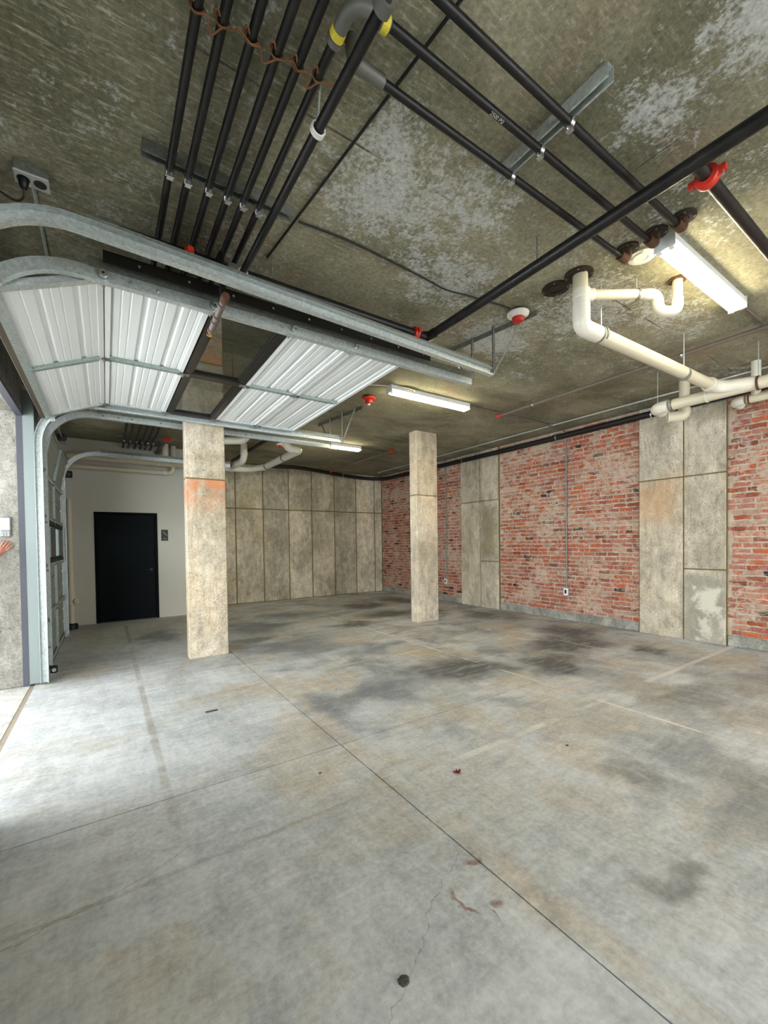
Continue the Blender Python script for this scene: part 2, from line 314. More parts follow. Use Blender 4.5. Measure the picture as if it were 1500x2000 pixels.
M['keypad'] = plain('pale_grey_keypad_plastic', srgb(172, 173, 171), 0.5, 0, 0.02)
M['keypad_dark'] = plain('grey_keypad_plastic', srgb(128, 130, 130), 0.5, 0, 0.02)
M['grey_plastic'] = plain('light_grey_plastic', srgb(196, 198, 196), 0.45, 0, 0.02)
M['oldpipe'] = plain('dull_brown_pipe', srgb(116, 104, 96), 0.6, 0.2, 0.25, 18)
M['leaf'] = plain('dry_red_leaf', srgb(120, 48, 34), 0.8, 0, 0.3, 40)
M['mud'] = plain('dried_mud', srgb(70, 68, 56), 0.95, 0, 0.4, 60, 0.6)
M['driveway'] = concrete('driveway_concrete', srgb(205, 204, 196), srgb(186, 185, 178), srgb(200, 192, 176), 0, False, False).m
M['seal'] = plain('brown_grey_rubber_seal', srgb(84, 76, 62), 0.7, 0, 0.15)
M['skin'] = plain('skin', srgb(176, 118, 98), 0.5, 0, 0.06, 30)
M['cloth'] = plain('black_fabric', srgb(20, 19, 22), 0.9, 0, 0.2, 60)
M['jeans'] = plain('dark_denim', srgb(38, 46, 66), 0.9, 0, 0.2, 60)
M['hair'] = plain('brown_hair', srgb(60, 42, 30), 0.7, 0, 0.25, 80)
M['shoe'] = plain('dark_shoe_leather', srgb(34, 28, 24), 0.5, 0, 0.2)
M['sign_white'] = plain('white_print', srgb(200, 200, 200), 0.6, 0, 0.02)
M['pipe_print'] = plain('worn_grey_print', srgb(190, 186, 172), 0.7, 0, 0.2, 90)
def tube_mat():
    t = NT('lit_fluorescent_tube'); t.color((0.9, 0.88, 0.8)); t.b.inputs['Emission Color'].default_value = (1.0, 0.88, 0.58, 1)
    t.b.inputs['Emission Strength'].default_value = TUBE_STRENGTH; return t.m
M['tube'] = tube_mat()
def glass_mat():
    t = NT('clear_window_glass', 0.02); nt = t.t; out = nt.nodes['Material Output']
    tr = t.n('ShaderNodeBsdfTransparent'); tr.inputs[0].default_value = (0.86, 0.88, 0.85, 1); gl = t.n('ShaderNodeBsdfGlossy'); gl.inputs['Roughness'].default_value = 0.02
    fr = t.n('ShaderNodeFresnel'); fr.inputs[0].default_value = 1.45; mx = t.n('ShaderNodeMixShader')
    nt.links.new(t.math('MULTIPLY', fr.outputs[0], 0.35), mx.inputs[0]); nt.links.new(tr.outputs[0], mx.inputs[1]); nt.links.new(gl.outputs[0], mx.inputs[2]); nt.links.new(mx.outputs[0], out.inputs[0])
    return t.m
M['glass'] = glass_mat()

# ------------------------------------------------------------------ mesh helpers (all in world coordinates)
ORG = {}
class MB:
    def __init__(s): s.v = []; s.f = []
    def add(s, vs, fs):
        o = len(s.v); s.v += [Vector(v) for v in vs]; s.f += [tuple(i+o for i in f) for f in fs]; return s
    def box(s, a, b):
        (x0, y0, z0), (x1, y1, z1) = a, b
        x0, x1 = sorted((x0, x1)); y0, y1 = sorted((y0, y1)); z0, z1 = sorted((z0, z1))
        return s.add([(x0,y0,z0),(x1,y0,z0),(x1,y1,z0),(x0,y1,z0),(x0,y0,z1),(x1,y0,z1),(x1,y1,z1),(x0,y1,z1)],
                     [(0,3,2,1),(4,5,6,7),(0,1,5,4),(1,2,6,5),(2,3,7,6),(3,0,4,7)])
    def bevbox(s, a, b, r):          # box with chamfered edges
        lo = [min(p, q) for p, q in zip(a, b)]; hi = [max(p, q) for p, q in zip(a, b)]
        vs = []; idx = {}
        for cx in (0, 1):
            for cy in (0, 1):
                for cz in (0, 1):
                    for ax in range(3):
                        p = []
                        for k, c in enumerate((cx, cy, cz)):
                            base = (lo, hi)[c][k]; p.append(base if k == ax else base + (r if c == 0 else -r))
                        idx[(cx, cy, cz, ax)] = len(vs); vs.append(p)
        fs = []
        for ax in range(3):
            u, w = [k for k in range(3) if k != ax]
            for c in (0, 1):
                q = []
                for cu, cw in ((0,0),(1,0),(1,1),(0,1)):
                    k = [0,0,0]; k[ax] = c; k[u] = cu; k[w] = cw; q.append(idx[(*k, ax)])
                fs.append(tuple(q))
        for ax in range(3):
            u, w = [k for k in range(3) if k != ax]
            for cu in (0,1):
                for cw in (0,1):
                    q = []
                    for c, a2 in ((0,u),(1,u),(1,w),(0,w)):
                        k = [0,0,0]; k[ax] = c; k[u] = cu; k[w] = cw; q.append(idx[(*k, a2)])
                    fs.append(tuple(q))
        for cx in (0,1):
            for cy in (0,1):
                for cz in (0,1): fs.append(tuple(idx[(cx,cy,cz,a)] for a in range(3)))
        return s.add(vs, fs)
    def tube(s, pts, r, n=14, cap=True, closed=False):
        pts = [Vector(p) for p in pts]; m = len(pts); rs = r if isinstance(r, (list, tuple)) else [r]*m
        tang = []
        for i in range(m):
            if closed: d = pts[(i+1) % m] - pts[i-1]
            else: d = pts[min(i+1, m-1)] - pts[max(i-1, 0)]
            if d.length < 1e-9: d = tang[-1] if tang else Vector((0, 0, 1))
            tang.append(d.normalized())
        t0 = tang[0]; ref = Vector((0, 0, 1)) if abs(t0.z) < 0.9 else Vector((1, 0, 0)); u = t0.cross(ref).normalized()
        vs = []
        for i in range(m):
            if i:
                q = tang[i-1].rotation_difference(tang[i]); u = (q @ u).normalized(); u = (u - tang[i]*u.dot(tang[i])).normalized()
            w = tang[i].cross(u)
            # mitre on sharp bends is avoided because bends are sampled as arcs
            for k in range(n):
                a = 2*math.pi*k/n; vs.append(pts[i] + (u*math.cos(a) + w*math.sin(a))*rs[i])
        fs = []
        for i in range(m if closed else m-1):
            j = (i+1) % m
            for k in range(n): fs.append((i*n+k, i*n+(k+1) % n, j*n+(k+1) % n, j*n+k))
        if cap and not closed: fs += [tuple(range(n-1, -1, -1)), tuple((m-1)*n+k for k in range(n))]
        return s.add(vs, fs)
    def cyl(s, a, b, r, n=16, r1=None): return s.tube([a, b], [r, r if r1 is None else r1], n)
    def ring(s, c, axis, ro, ri, h, n=28):       # flat washer, centre c, extending h along axis
        ax = Vector(axis).normalized(); ref = Vector((0, 0, 1)) if abs(ax.z) < 0.9 else Vector((1, 0, 0)); u = ax.cross(ref).normalized(); w = ax.cross(u); c = Vector(c)
        vs = []; 
        for k in range(n):
            d = u*math.cos(2*math.pi*k/n) + w*math.sin(2*math.pi*k/n)
            vs += [c+d*ri, c+d*ro, c+d*ro+ax*h, c+d*ri+ax*h]
        fs = []
        for k in range(n):
            a = 4*k; b = 4*((k+1) % n)
            for j in range(4): fs.append((a+j, a+(j+1) % 4, b+(j+1) % 4, b+j))
        return s.add(vs, fs)
    def lathe(s, c, axis, prof, n=28):           # prof: list of (radius, height along axis)
        ax = Vector(axis).normalized(); ref = Vector((0, 0, 1)) if abs(ax.z) < 0.9 else Vector((1, 0, 0)); u = ax.cross(ref).normalized(); w = ax.cross(u); c = Vector(c)
        vs = []; m = len(prof)
        for r, h in prof:
            for k in range(n):
                a = 2*math.pi*k/n; vs.append(c + ax*h + (u*math.cos(a)+w*math.sin(a))*max(r, 1e-5))
        fs = [(i*n+k, i*n+(k+1) % n, (i+1)*n+(k+1) % n, (i+1)*n+k) for i in range(m-1) for k in range(n)]
        fs += [tuple(range(n-1, -1, -1)), tuple((m-1)*n+k for k in range(n))]
        return s.add(vs, fs)
    def sweep(s, path, frames, prof, closed=True):   # prof [(a,b)], frames list of (A,B) vectors per path point
        n = len(prof); vs = []
        for p, (A, B) in zip(path, frames):
            for a, b in prof: vs.append(Vector(p) + A*a + B*b)
        fs = [(i*n+k, i*n+(k+1) % n, (i+1)*n+(k+1) % n, (i+1)*n+k) for i in range(len(path)-1) for k in range(n if closed else n-1)]
        if closed: fs += [tuple(range(n-1, -1, -1)), tuple((len(path)-1)*n+k for k in range(n))]
        return s.add(vs, fs)
    def build(s, name, mat, parent=None, smooth=False, origin=None):
        me = bpy.data.meshes.new(name)
        if parent is not None: org = ORG[parent.name]
        elif origin is not None: org = Vector(origin)
        else:
            lo = [min(v[k] for v in s.v) for k in range(3)]; hi = [max(v[k] for v in s.v) for k in range(3)]
            org = Vector(((lo[0]+hi[0])/2, (lo[1]+hi[1])/2, lo[2]))
        me.from_pydata([tuple(v-org) for v in s.v], [], s.f); me.update()
        import bmesh
        bm = bmesh.new(); bm.from_mesh(me); bmesh.ops.recalc_face_normals(bm, faces=bm.faces); bm.to_mesh(me); bm.free()
        if smooth:
            me.polygons.foreach_set('use_smooth', [True]*len(me.polygons))
            try: me.set_sharp_from_angle(angle=R(38))
            except Exception: pass
        me.materials.append(mat)
        o = bpy.data.objects.new(name, me); col.objects.link(o)
        if parent is not None: o.parent = parent
        else: o.location = org
        ORG[o.name] = org
        return o
def tag(o, label, cat=None, group=None, kind=None):
    o['label'] = label
    if cat: o['category'] = cat
    if group: o['group'] = group
    if kind: o['kind'] = kind
    return o
def thing(name, loc, label, cat, group=None, kind=None):
    o = bpy.data.objects.new(name, None); col.objects.link(o); o.location = loc; o.empty_display_size = 0.1
    ORG[o.name] = Vector(loc); return tag(o, label, cat, group, kind)
def arc_path(pts, rad, seg=7):      # polyline with rounded corners
    pts = [Vector(p) for p in pts]; rads = rad if isinstance(rad, (list, tuple)) else [rad]*len(pts); out = [pts[0]]
    for i in range(1, len(pts)-1):
        a = (pts[i-1]-pts[i]); b = (pts[i+1]-pts[i]); la, lb = a.length, b.length; a.normalize(); b.normalize()
        ang = a.angle(b)
        if ang > 3.1: out.append(pts[i]); continue
        d = min(rads[i]/math.tan(ang/2), la*0.49, lb*0.49); r = d*math.tan(ang/2)
        c = pts[i] + (a+b).normalized()*(r/math.sin(ang/2)); s0 = pts[i]+a*d-c; s1 = pts[i]+b*d-c
        q = s0.rotation_difference(s1)
        for k in range(seg+1): out.append(c + Quaternion().slerp(q, k/seg) @ s0)
    out.append(pts[-1]); return out

# ------------------------------------------------------------------ the setting
# floor: one bed with four slabs parted by the saw cuts
fl = MB().box((XL, YREAR, -0.20), (XR+0.25, YB+0.2, -0.035)).build('floor', M['sawcut'])
tag(fl, 'worn grey concrete garage floor with crossing saw cuts', 'floor', kind='structure')
g = 0.0045
for xa, xb in ((XL+0.035, 1.385), (1.385, XR+0.24)):
    for ya, yb in ((YREAR, 2.672), (2.672, YB+0.19)):
        MB().box((xa+g, ya+g, -0.035), (xb-g, yb-g, 0.0)).build('slab', M['floor'], fl)
MB().box((XL, YREAR, -0.035), (XL+0.036, YB, -0.006)).build('joint_filler', M['filler'], fl)
dr = MB().box((XL-6, YREAR-9, -0.20), (XL-0.001, YB+3, -0.004)).build('driveway', M['driveway'])
tag(dr, 'pale concrete apron outside the garage doors', 'driveway', kind='structure')
o = MB().box((XOUT-4.6, YREAR-0.2, 3.05), (XOUT-0.001, YB+3, 3.45)).build('sky_blocker', M['driveway']); tag(o, 'added unseen slab blocking steep sky light outside the garage doors', 'sky_blocker', kind='structure')  # unseen slab added to hold steep skylight off the door openings
cl = MB().box((XOUT, YREAR-0.2, ZC), (XR+0.3, YB+0.2, ZC+0.25)).build('ceiling', M['ceiling'])
tag(cl, 'stained olive grey concrete ceiling with flaking pale patches', 'ceiling', kind='structure')

# garage wall on the left: piers and lintels
wl = thing('wall_left', (XL, 3.0, 0), 'concrete garage wall with door openings and piers', 'wall', kind='structure')
edges = [YREAR-0.2] + [e for d in DOORS for e in d] + [YW]
for a, b in zip(edges[0::2], edges[1::2]):
    MB().bevbox((XOUT, a, -0.004), (XL, b, ZC-0.002), 0.012).build('pier', M['pier'], wl)
for a, b in DOORS:
    MB().box((XOUT, a, LINT+0.02), (XL, b, ZC-0.002)).build('lintel', M['pier'], wl)
    MB().box((XL-0.055, a+0.001, LINT-0.02), (XL+0.004, b-0.001, LINT+0.019)).build('lintel_angle', M['steel_dark'], wl)
    for y, sgn in ((a, 1), (b, -1)):
        MB().box((XL-0.055, y+sgn*0.001, 0.0), (XL+0.005, y+sgn*0.016, LINT-0.02)).build('jamb_steel', M['steel_dark'], wl)

# back wall of poured panels, and the panels as proud slabs
wb = MB().box((1.6, YB+0.012, -0.0), (XR+0.2, YB+0.2, ZC-0.002)).build('wall_back', M['joint'])
tag(wb, 'poured concrete back wall divided into tall panels', 'wall', kind='structure')
PX = [1.6, 1.98, 2.667, 3.355, 4.04, 4.70, 5.389, 6.092, 6.732, XR+0.03]
for x0, x1 in zip(PX, PX[1:]):
    for z0, z1 in ((0.0, 2.371), (2.371, ZC-0.004)):
        MB().bevbox((x0+0.013, YB+random.uniform(0, 0.004), z0+0.013), (x1-0.013, YB+0.03, z1-0.013), 0.007).build('panel', M['wallconc'], wb)
# white stairwell wall with the dark door
ws = thing('wall_stairwell', (0.4, YW, 0), 'smooth off-white wall around the dark door', 'wall', kind='structure')
D0, D1, DH = -0.184, 0.878, 2.134
MB().box((XL-0.1, YW, 0), (D0, YW+0.12, ZC-0.002)).build('wall_face', M['white_paint'], ws)
MB().box((D1, YW, 0), (1.6, YW+0.12, ZC-0.002)).build('wall_face', M['white_paint'], ws)
MB().box((D0, YW, DH), (D1, YW+0.12, ZC-0.002)).build('wall_face', M['white_paint'], ws)
MB().box((1.48, YW+0.12, 0), (1.6, YB+0.2, ZC-0.002)).build('wall_return', M['white_paint'], ws)
dk = thing('door_1', (0.347, YW, 0), 'dark slate flush door in a black frame on the white wall', 'door', kind='structure')
MB().box((D0, YW+0.1, 0), (D1, YW+0.14, DH)).build('light_block_panel', M['frame_black'], dk)  # added backing panel, stops sky light showing through the gap round the leaf
fb = MB(); fb.box((D0+0.002, YW-0.012, 0), (D0+0.05, YW+0.1, DH-0.002)); fb.box((D1-0.05, YW-0.012, 0), (D1-0.002, YW+0.1, DH-0.002)); fb.box((D0+0.05, YW-0.012, DH-0.05), (D1-0.05, YW+0.1, DH-0.002))
fb.build('door_frame', M['frame_black'], dk)
leaf = MB().bevbox((D0+0.053, YW+0.012, 0.012), (D1-0.053, YW+0.056, DH-0.053), 0.003).build('door_leaf', M['door_black'], dk)
hb = MB(); hb.lathe((D1-0.13, YW+0.012, 0.99), (0, -1, 0), [(0.028, 0), (0.028, 0.008), (0.012, 0.01), (0.012, 0.05)], 16); hb.tube(arc_path([(D1-0.13, YW-0.038, 0.99), (D1-0.22, YW-0.04, 0.99), (D1-0.25, YW-0.03, 0.99)], 0.02), 0.009, 10)
hb.build('lever_handle', M['black'], leaf, True)
MB().box((D0+0.05, YW-0.02, 0), (D1-0.05, YW+0.06, 0.011)).build('threshold', M['steel_dark'], dk)
for z in (0.25, 1.05, 1.85): MB().cyl((D0+0.052, YW-0.004, z-0.05), (D0+0.052, YW-0.004, z+0.05), 0.008, 10).build('hinge', M['frame_black'], dk, True)

# rear wall, behind the camera, with the added daylight opening
wr = thing('wall_rear', (3, YREAR, 0), 'concrete wall with a wide opening added for daylight at the near end', 'wall', kind='structure')
MB().box((XL, YREAR-0.2, 0), (REAR[0], YREAR, ZC-0.002)).build('pier', M['wallconc'], wr)
MB().box((REAR[1], YREAR-0.2, 0), (XR+0.3, YREAR, ZC-0.002)).build('pier', M['wallconc'], wr)
MB().box((REAR[0], YREAR-0.2, 2.95), (REAR[1], YREAR, ZC-0.002)).build('lintel', M['wallconc'], wr)
o = MB().box((XL, YREAR-9, -0.2), (XR+6, YREAR-0.001, -0.004)).build('driveway', M['driveway']); tag(o, 'pale concrete apron beyond the added daylight opening behind the camera', 'driveway', kind='structure')

# brick wall with two concrete pilasters
BR = XR+0.035                      # face of the brickwork, a little behind the pilasters
CH, BL, JT = 0.0735, 0.205, 0.019  # course height, brick length, joint
def brick_mesh(seed, L, H):
    rnd = random.Random(seed); mb = MB(); d = 0.05
    ny, nz = 4, 2
    vs = []; fs = []
    for j in range(nz+1):
        for i in range(ny+1):
            y = -L/2 + L*i/ny; z = -H/2 + H*j/nz; e = (i in (0, ny)) or (j in (0, nz))
            if e: y += rnd.uniform(-.009, .006); z += rnd.uniform(-.007, .006)
            vs.append((rnd.uniform(0.000, 0.007) + (0.004 if e else 0), y, z))
    b0 = len(vs)
    for j in range(nz+1):
        for i in range(ny+1):
            if i in (0, ny) or j in (0, nz): pass
    n = ny+1
    fs = [(j*n+i, (j+1)*n+i, (j+1)*n+i+1, j*n+i+1) for j in range(nz) for i in range(ny)]
    rim = [i for i in range(n)] + [j*n+ny for j in range(1, nz+1)] + [nz*n+i for i in range(ny-1, -1, -1)] + [j*n for j in range(nz-1, 0, -1)]
    for k in rim: vs.append((d, vs[k][1], vs[k][2]))
    for k in range(len(rim)):
        k2 = (k+1) % len(rim); fs.append((rim[k], rim[k2], b0+k2, b0+k))
    return vs, fs
VAR = {}
for kind, L in (('s', BL-JT), ('h', 0.096), ('c', 0.145)):
    VAR[kind] = []
    for q in range(7):
        vs, fs = brick_mesh(hash((kind, q)) & 0xffff if False else q*31+ord(kind), L, CH-JT)
        me = bpy.data.meshes.new('brick'); me.from_pydata(vs, [], fs); me.update(); me.materials.append(M['brick']); VAR[kind].append((me, vs, fs))
LEN = {'s': BL, 'h': 0.108, 'c': 0.157}
def brick_panel(name, y0, y1, label, single, ztop=ZC-0.004):
    rnd = random.Random(int(y0*100)+5)
    w = MB().box((BR+0.016, y0, 0), (BR+0.25, y1, ztop)).build(name, M['mortar'])
    tag(w, label, 'brick wall', kind='structure'); org = ORG[w.name]
    spots = []; z = 0.155; row = 0
    while z + CH < ztop:
        hdr = row % 7 == 5; y = y0 + 0.006; first = True
        while y < y1 - 0.05:
            k = 'h' if hdr else 's'
            if first and row % 2 == 0 and not hdr: k = 'h'
            if not first and not hdr and rnd.random() < 0.13: k = rnd.choice('hc')
            first = False
            rest = y1 - 0.004 - y
            if LEN[k] > rest:
                k = 'c' if rest >= LEN['c'] else 'h'
                if LEN[k] > rest + 0.03: break
            spots.append((k, y + LEN[k]/2, z + CH/2)); y += LEN[k]
        z += CH; row += 1
    # the bricks that show largest become parts, the rest one joined part
    spots.sort(key=lambda s: (s[1] < 1.55, abs(s[1]) ))
    rest = MB()
    for i, (k, y, z) in enumerate(spots):
        me, vs, fs = rnd.choice(VAR[k]); off = Vector((BR - 0.002 + rnd.uniform(-.005, .007), y + rnd.uniform(-.004, .004), z + rnd.uniform(-.004, .004)))
        if i < single:
            o = bpy.data.objects.new('brick', me); col.objects.link(o); o.parent = w; o.location = off - org; o.rotation_euler = (rnd.uniform(-.02, .02), 0, rnd.uniform(-.02, .02))
        else: rest.add([Vector(v)+off for v in vs], fs)
    if rest.v:
        o = rest.build('small_bricks', M['brick'], w); o['kind'] = 'stuff'
    return w
P1A, P1B, P2A, P2B = 7.135, 6.0, 3.197, 2.085
brick_panel('wall_right_far', P1A, YB+0.01, 'old red brick infill in the far corner behind the thin column', 0)
brick_panel('wall_right_middle', P2A, P1B, 'wide red brick infill between the two concrete pilasters', 300)
brick_panel('wall_right_near', YREAR, P2B, 'red brick infill at the right edge beyond the near pilaster', 300)
for nm, ya, yb in (('baseboard_right_far', P1A, YB), ('baseboard_right_middle', P2A, P1B), ('baseboard_right_near', YREAR, P2B)):
    o = MB().bevbox((BR-0.012, ya+0.003, 0), (BR+0.03, yb-0.003, 0.15), 0.012).build(nm, M['curb'])
    tag(o, {'f': 'low concrete curb under the far corner brickwork', 'm': 'low concrete curb under the middle brickwork', 'n': 'low concrete curb under the near brickwork'}[nm.split('_')[2][0]], 'curb', kind='structure')
def pilaster(name, ya, ym, yb, label, right_low):
    w = MB().box((XR+0.012, yb, 0), (XR+0.25, ya, ZC-0.004)).build(name, M['joint']); tag(w, label, 'pilaster', kind='structure')
    for y0, y1, zs in ((ym, ya, (0, 2.365, ZC-0.004)), (yb, ym, (0, 1.03, 2.365, ZC-0.004))):
        for z0, z1 in zip(zs, zs[1:]):
            MB().bevbox((XR+random.uniform(-.003, .002), y0+0.008, z0+(0.008 if z0 else 0.0)), (XR+0.03, y1-0.008, z1-0.008), 0.007).build('panel', M['pilconc'], w)
pilaster('wall_right_pilaster', P1A, 6.53, P1B, 'narrow concrete pilaster further from the camera', True)
pilaster('wall_right_pilaster', P2A, 2.59, P2B, 'near concrete pilaster with a pale patched lower panel', True)

# ------------------------------------------------------------------ free standing columns
def column(x0, x1, y0, y1, label):
    t = thing('concrete_column', ((x0+x1)/2, (y0+y1)/2, 0), label, 'column')
    MB().bevbox((x0, y0, 0), (x1, y1, 2.322), 0.008).build('lower_pour', M['colconc'], t)
    MB().box((x0+0.005, y0+0.005, 2.32), (x1-0.005, y1-0.005, 2.334)).build('pour_joint', M['joint'], t)
    MB().bevbox((x0, y0, 2.332), (x1, y1, ZC), 0.008).build('upper_pour', M['colconc'], t)
column(0.859, 1.342, 5.795, 5.965, 'wide concrete column under the open garage door with an orange stain')
column(4.683, 5.181, 5.915, 6.118, 'slim concrete column in the middle of the floor before the brick corner')

# ------------------------------------------------------------------ sectional garage doors and tracks
SEC = [0.61, 0.61, 0.56, 0.53, 0.53]      # bottom section first; the third carries the windows
XD, ZT = -0.60, 3.07
RAD = 0.52
ZV = ZT - RAD
def track_pt(s):                         # point and unit tangent along the roller line, s = distance from the floor
    if s < ZV: return Vector((XD, 0, s)), Vector((0, 0, 1))
    a = (s-ZV)/RAD
    if a < math.pi/2: return Vector((XD+RAD*(1-math.cos(a)), 0, ZV+RAD*math.sin(a))), Vector((math.sin(a), 0, math.cos(a)))
    d = s-ZV-RAD*math.pi/2; return Vector((XD+RAD+d, 0, ZT)), Vector((1, 0, 0))
def profile_h(u, H):                     # relief of the pressed backing sheet across one section
    p = (u % 0.198)/0.198; e = 0.0
    def trap(c, wdt, edge, h):
        d = abs(p-c)*0.198; return h*max(0, min(1, (wdt/2+edge-d)/edge))
    return max(trap(0.18, 0.026, 0.007, 0.011), trap(0.5, 0.002, 0.005, 0.004), trap(0.76, 0.002, 0.005, 0.004))
def garage_door(label, y0, y1, s_bottom, yc, skin):
    p0, _ = track_pt(s_bottom); t = thing('garage_door', (p0.x, (y0+y1)/2, p0.z), label, 'garage door')
    s = s_bottom
    cuts = [s]
    for h in SEC: cuts.append(cuts[-1]+h)
    for i, h in enumerate(SEC):
        A, _ = track_pt(cuts[i]); B, _ = track_pt(cuts[i+1]); d = (B-A); L = d.length; d.normalize()
        nrm = Vector((d.z, 0, -d.x))       # inner face: into the room when shut, down when open
        W = lambda u, y, w: A + d*u + nrm*w + Vector((0, y, 0))
        def bar(mb, ua, ub, ya, yb, wa, wb):
            vs = [W(u, y, w) for w in (wa, wb) for u, y in ((ua, ya), (ub, ya), (ub, yb), (ua, yb))]
            mb.add(vs, [(0,3,2,1),(4,5,6,7),(0,1,5,4),(1,2,6,5),(2,3,7,6),(3,0,4,7)]); return mb
        gp = 0.006
        if i != 2:
            # pressed sheet with lengthwise ribs
            us = sorted({gp+0.03, L-gp-0.03} | {k*0.0045 for k in range(int(L/0.0045)) if gp+0.03 < k*0.0045 < L-gp-0.03})
            keep = [us[0]]
            for a, b, c2 in zip(us, us[1:], us[2:]):
                if abs(profile_h(b, L)-profile_h(keep[-1], L)) > 1e-4 or abs(profile_h(c2, L)-profile_h(b, L)) > 1e-4: keep.append(b)
            keep.append(us[-1])
            mb = MB(); n = len(keep); vs = [W(u, y, -profile_h(u, L)) for y in (y0+0.02, y1-0.02) for u in keep] + [W(u, y, -0.03) for y in (y0+0.02, y1-0.02) for u in keep]
            fs = [(k, k+1, n+k+1, n+k) for k in range(n-1)] + [(2*n+k, 3*n+k, 3*n+k+1, 2*n+k+1) for k in range(n-1)]
            mb.add(vs, fs)
            sec = mb.build('section', skin, t)
            rm = MB(); bar(rm, gp, gp+0.034, y0, y1, -0.035, 0.012); bar(rm, L-gp-0.034, L-gp, y0, y1, -0.035, 0.012)
            rm.build('rail', skin, sec)
            for ya, yb in ((y0, y0+0.055), (y1-0.055, y1)):
                bar(MB(), gp, L-gp, ya, yb, -0.02, 0.016).build('end_stile', M['galv'], sec)
            st = bar(MB(), gp+0.034, L-gp-0.034, yc-0.05, yc+0.05, -0.002, 0.008); bar(st, gp+0.034, L-gp-0.034, yc-0.05, yc-0.035, 0.008, 0.028)
            st.build('centre_stile', M['galv_green'], sec)
        else:
            fr = MB(); fwid = 0.055
            bar(fr, gp, gp+fwid, y0, y1, -0.035, 0.014); bar(fr, L-gp-fwid, L-gp, y0, y1, -0.035, 0.014)
            for ya, yb in ((y0, y0+0.09), (y1-0.09, y1), (yc-0.05, yc+0.05)): bar(fr, gp+fwid, L-gp-fwid, ya, yb, -0.035, 0.014)
            sec = fr.build('window_section', M['alu_dark'], t)
            for ya, yb in ((y0+0.09, yc-0.05), (yc+0.05, y1-0.09)):
                bar(MB(), gp+fwid, L-gp-fwid, ya, yb, -0.012, -0.006).build('pane', M['glass'], sec)
                tr = MB()
                bar(tr, gp+fwid, gp+fwid+0.018, ya, yb, -0.02, 0.004); bar(tr, L-gp-fwid-0.018, L-gp-fwid, ya, yb, -0.02, 0.004)
                tr.build('glazing_bead', M['black'], sec)
        if i == 0:
            sl = bar(MB(), -0.03, gp, y0, y1, -0.028, 0.012); sl.build('bottom_seal', M['seal'], t)
            sl = bar(MB(), gp, gp+0.055, y0, y1, 0.012, 0.018); sl.build('bottom_bar', M['galv'], t)
        else:
            for y in (y0+0.04, yc, y1-0.04):
                hm = MB(); bar(hm, -0.05, 0.05, y-0.028, y+0.028, 0.017, 0.021)
                a = W(0, y-0.03, 0.026); b = W(0, y+0.03, 0.026); hm.cyl(a, b, 0.009, 10)
                hm.build('hinge', M['galv_dark'], t, True)
        for y, sg in ((y0, -1), (y1, 1)):
            u = 0.0 if i else 0.06
            a = W(u, y, 0.028); hm = MB(); hm.cyl(a, a+Vector((0, sg*0.09, 0)), 0.006, 8); hm.cyl(a+Vector((0, sg*0.068, 0)), a+Vector((0, sg*0.09, 0)), 0.022, 14)
            hm.build('roller', M['bright'], t, True)
    return t
OPEN_S = ZV + RAD*math.pi/2 - 0.61 + 0.10
def track(y_vert, y_end, side, label, group=None, xend=3.03):
    """roller track: C channel up the jamb, round the bend, back under the ceiling; side = +1 opens towards +Y"""
    t = thing('door_track', (XD, y_vert, 0), label, 'door track', group)
    S = [0.02, 1.2, ZV*0.999]+[ZV+RAD*math.pi/2*k/14 for k in range(1, 15)]+[ZV+RAD*math.pi/2+d for d in (0.6, 1.4, 2.2, xend-XD-RAD)]
    path = []; fr = []
    for s in S:
        p, tn = track_pt(s); x = max(0, (p.x-(-0.1))/(xend+0.1)); p = p+Vector((0.028 if s < ZV else 0.028*max(0, 1-(s-ZV)/(RAD*1.57)), 0, -0.028*min(1, max(0, (s-ZV)/(RAD*1.57)))))
        p.y = y_vert + (y_end-y_vert)*x; path.append(p); fr.append((Vector((tn.z, 0, -tn.x)), Vector((0, side, 0))))
    h, dpt, th, lip = 0.034, 0.045, 0.003, 0.014
    prof = [(-h, 0), (h, 0), (h, dpt), (h-lip, dpt), (h-lip, dpt-th), (h-th, dpt-th), (h-th, th), (-h+th, th), (-h+th, dpt), (-h, dpt)]
    MB().sweep(path, fr, prof).build('rail', M['galv'], t)
    # stiffening angle along the horizontal part
    x0 = -0.05; mb = MB(); ye = lambda x: y_vert + (y_end-y_vert)*max(0, (x+0.1)/(xend+0.1))
    p2 = [Vector((x, ye(x), ZT-0.028)) for x in (x0, 1.0, 2.0, xend)]
    A = Vector((0, 0, 1)); B = Vector((0, side, 0))
    mb.sweep(p2, [(A, B)]*4, [(0.034, 0.03), (0.034, -0.004), (0.085, -0.004), (0.085, -0.0075), (0.031, -0.0075), (0.031, 0.03)])
    mb.build('stiffening_angle', M['galv_dark'], t)
    # flag angle holding the vertical track to the jamb
    jm = MB(); jm.box((XL+0.004, y_vert-side*0.003, 0.02), (XD-0.006, y_vert, LINT+0.25)); jm.box((XL+0.001, y_vert-side*0.07, 0.02), (XL+0.005, y_vert, LINT+0.25))
    jm.build('wall_angle', M['zinc_paint'], t)
    for z in (0.32, 0.62, 1.2, 1.75, 2.35):
        MB().box((XD-0.03, y_vert-side*0.009, z-0.012), (XD+0.05, y_vert-side*0.001, z+0.012)).build('bracket', M['galv_dark'], t)
    for x in (0.0, 0.16, 0.3, 0.62, 1.1, 1.7):
        MB().cyl((x, ye(x)-side*0.004, ZT-0.03), (x, ye(x)-side*0.014, ZT-0.03), 0.009, 8).build('bolt', M['bright'], t)
    return t
track(2.56, 2.70, -1, 'galvanised track crossing highest over the ceiling, for the shut near door')
track(2.93, 2.93, 1, 'galvanised track along the near edge of the open garage door')
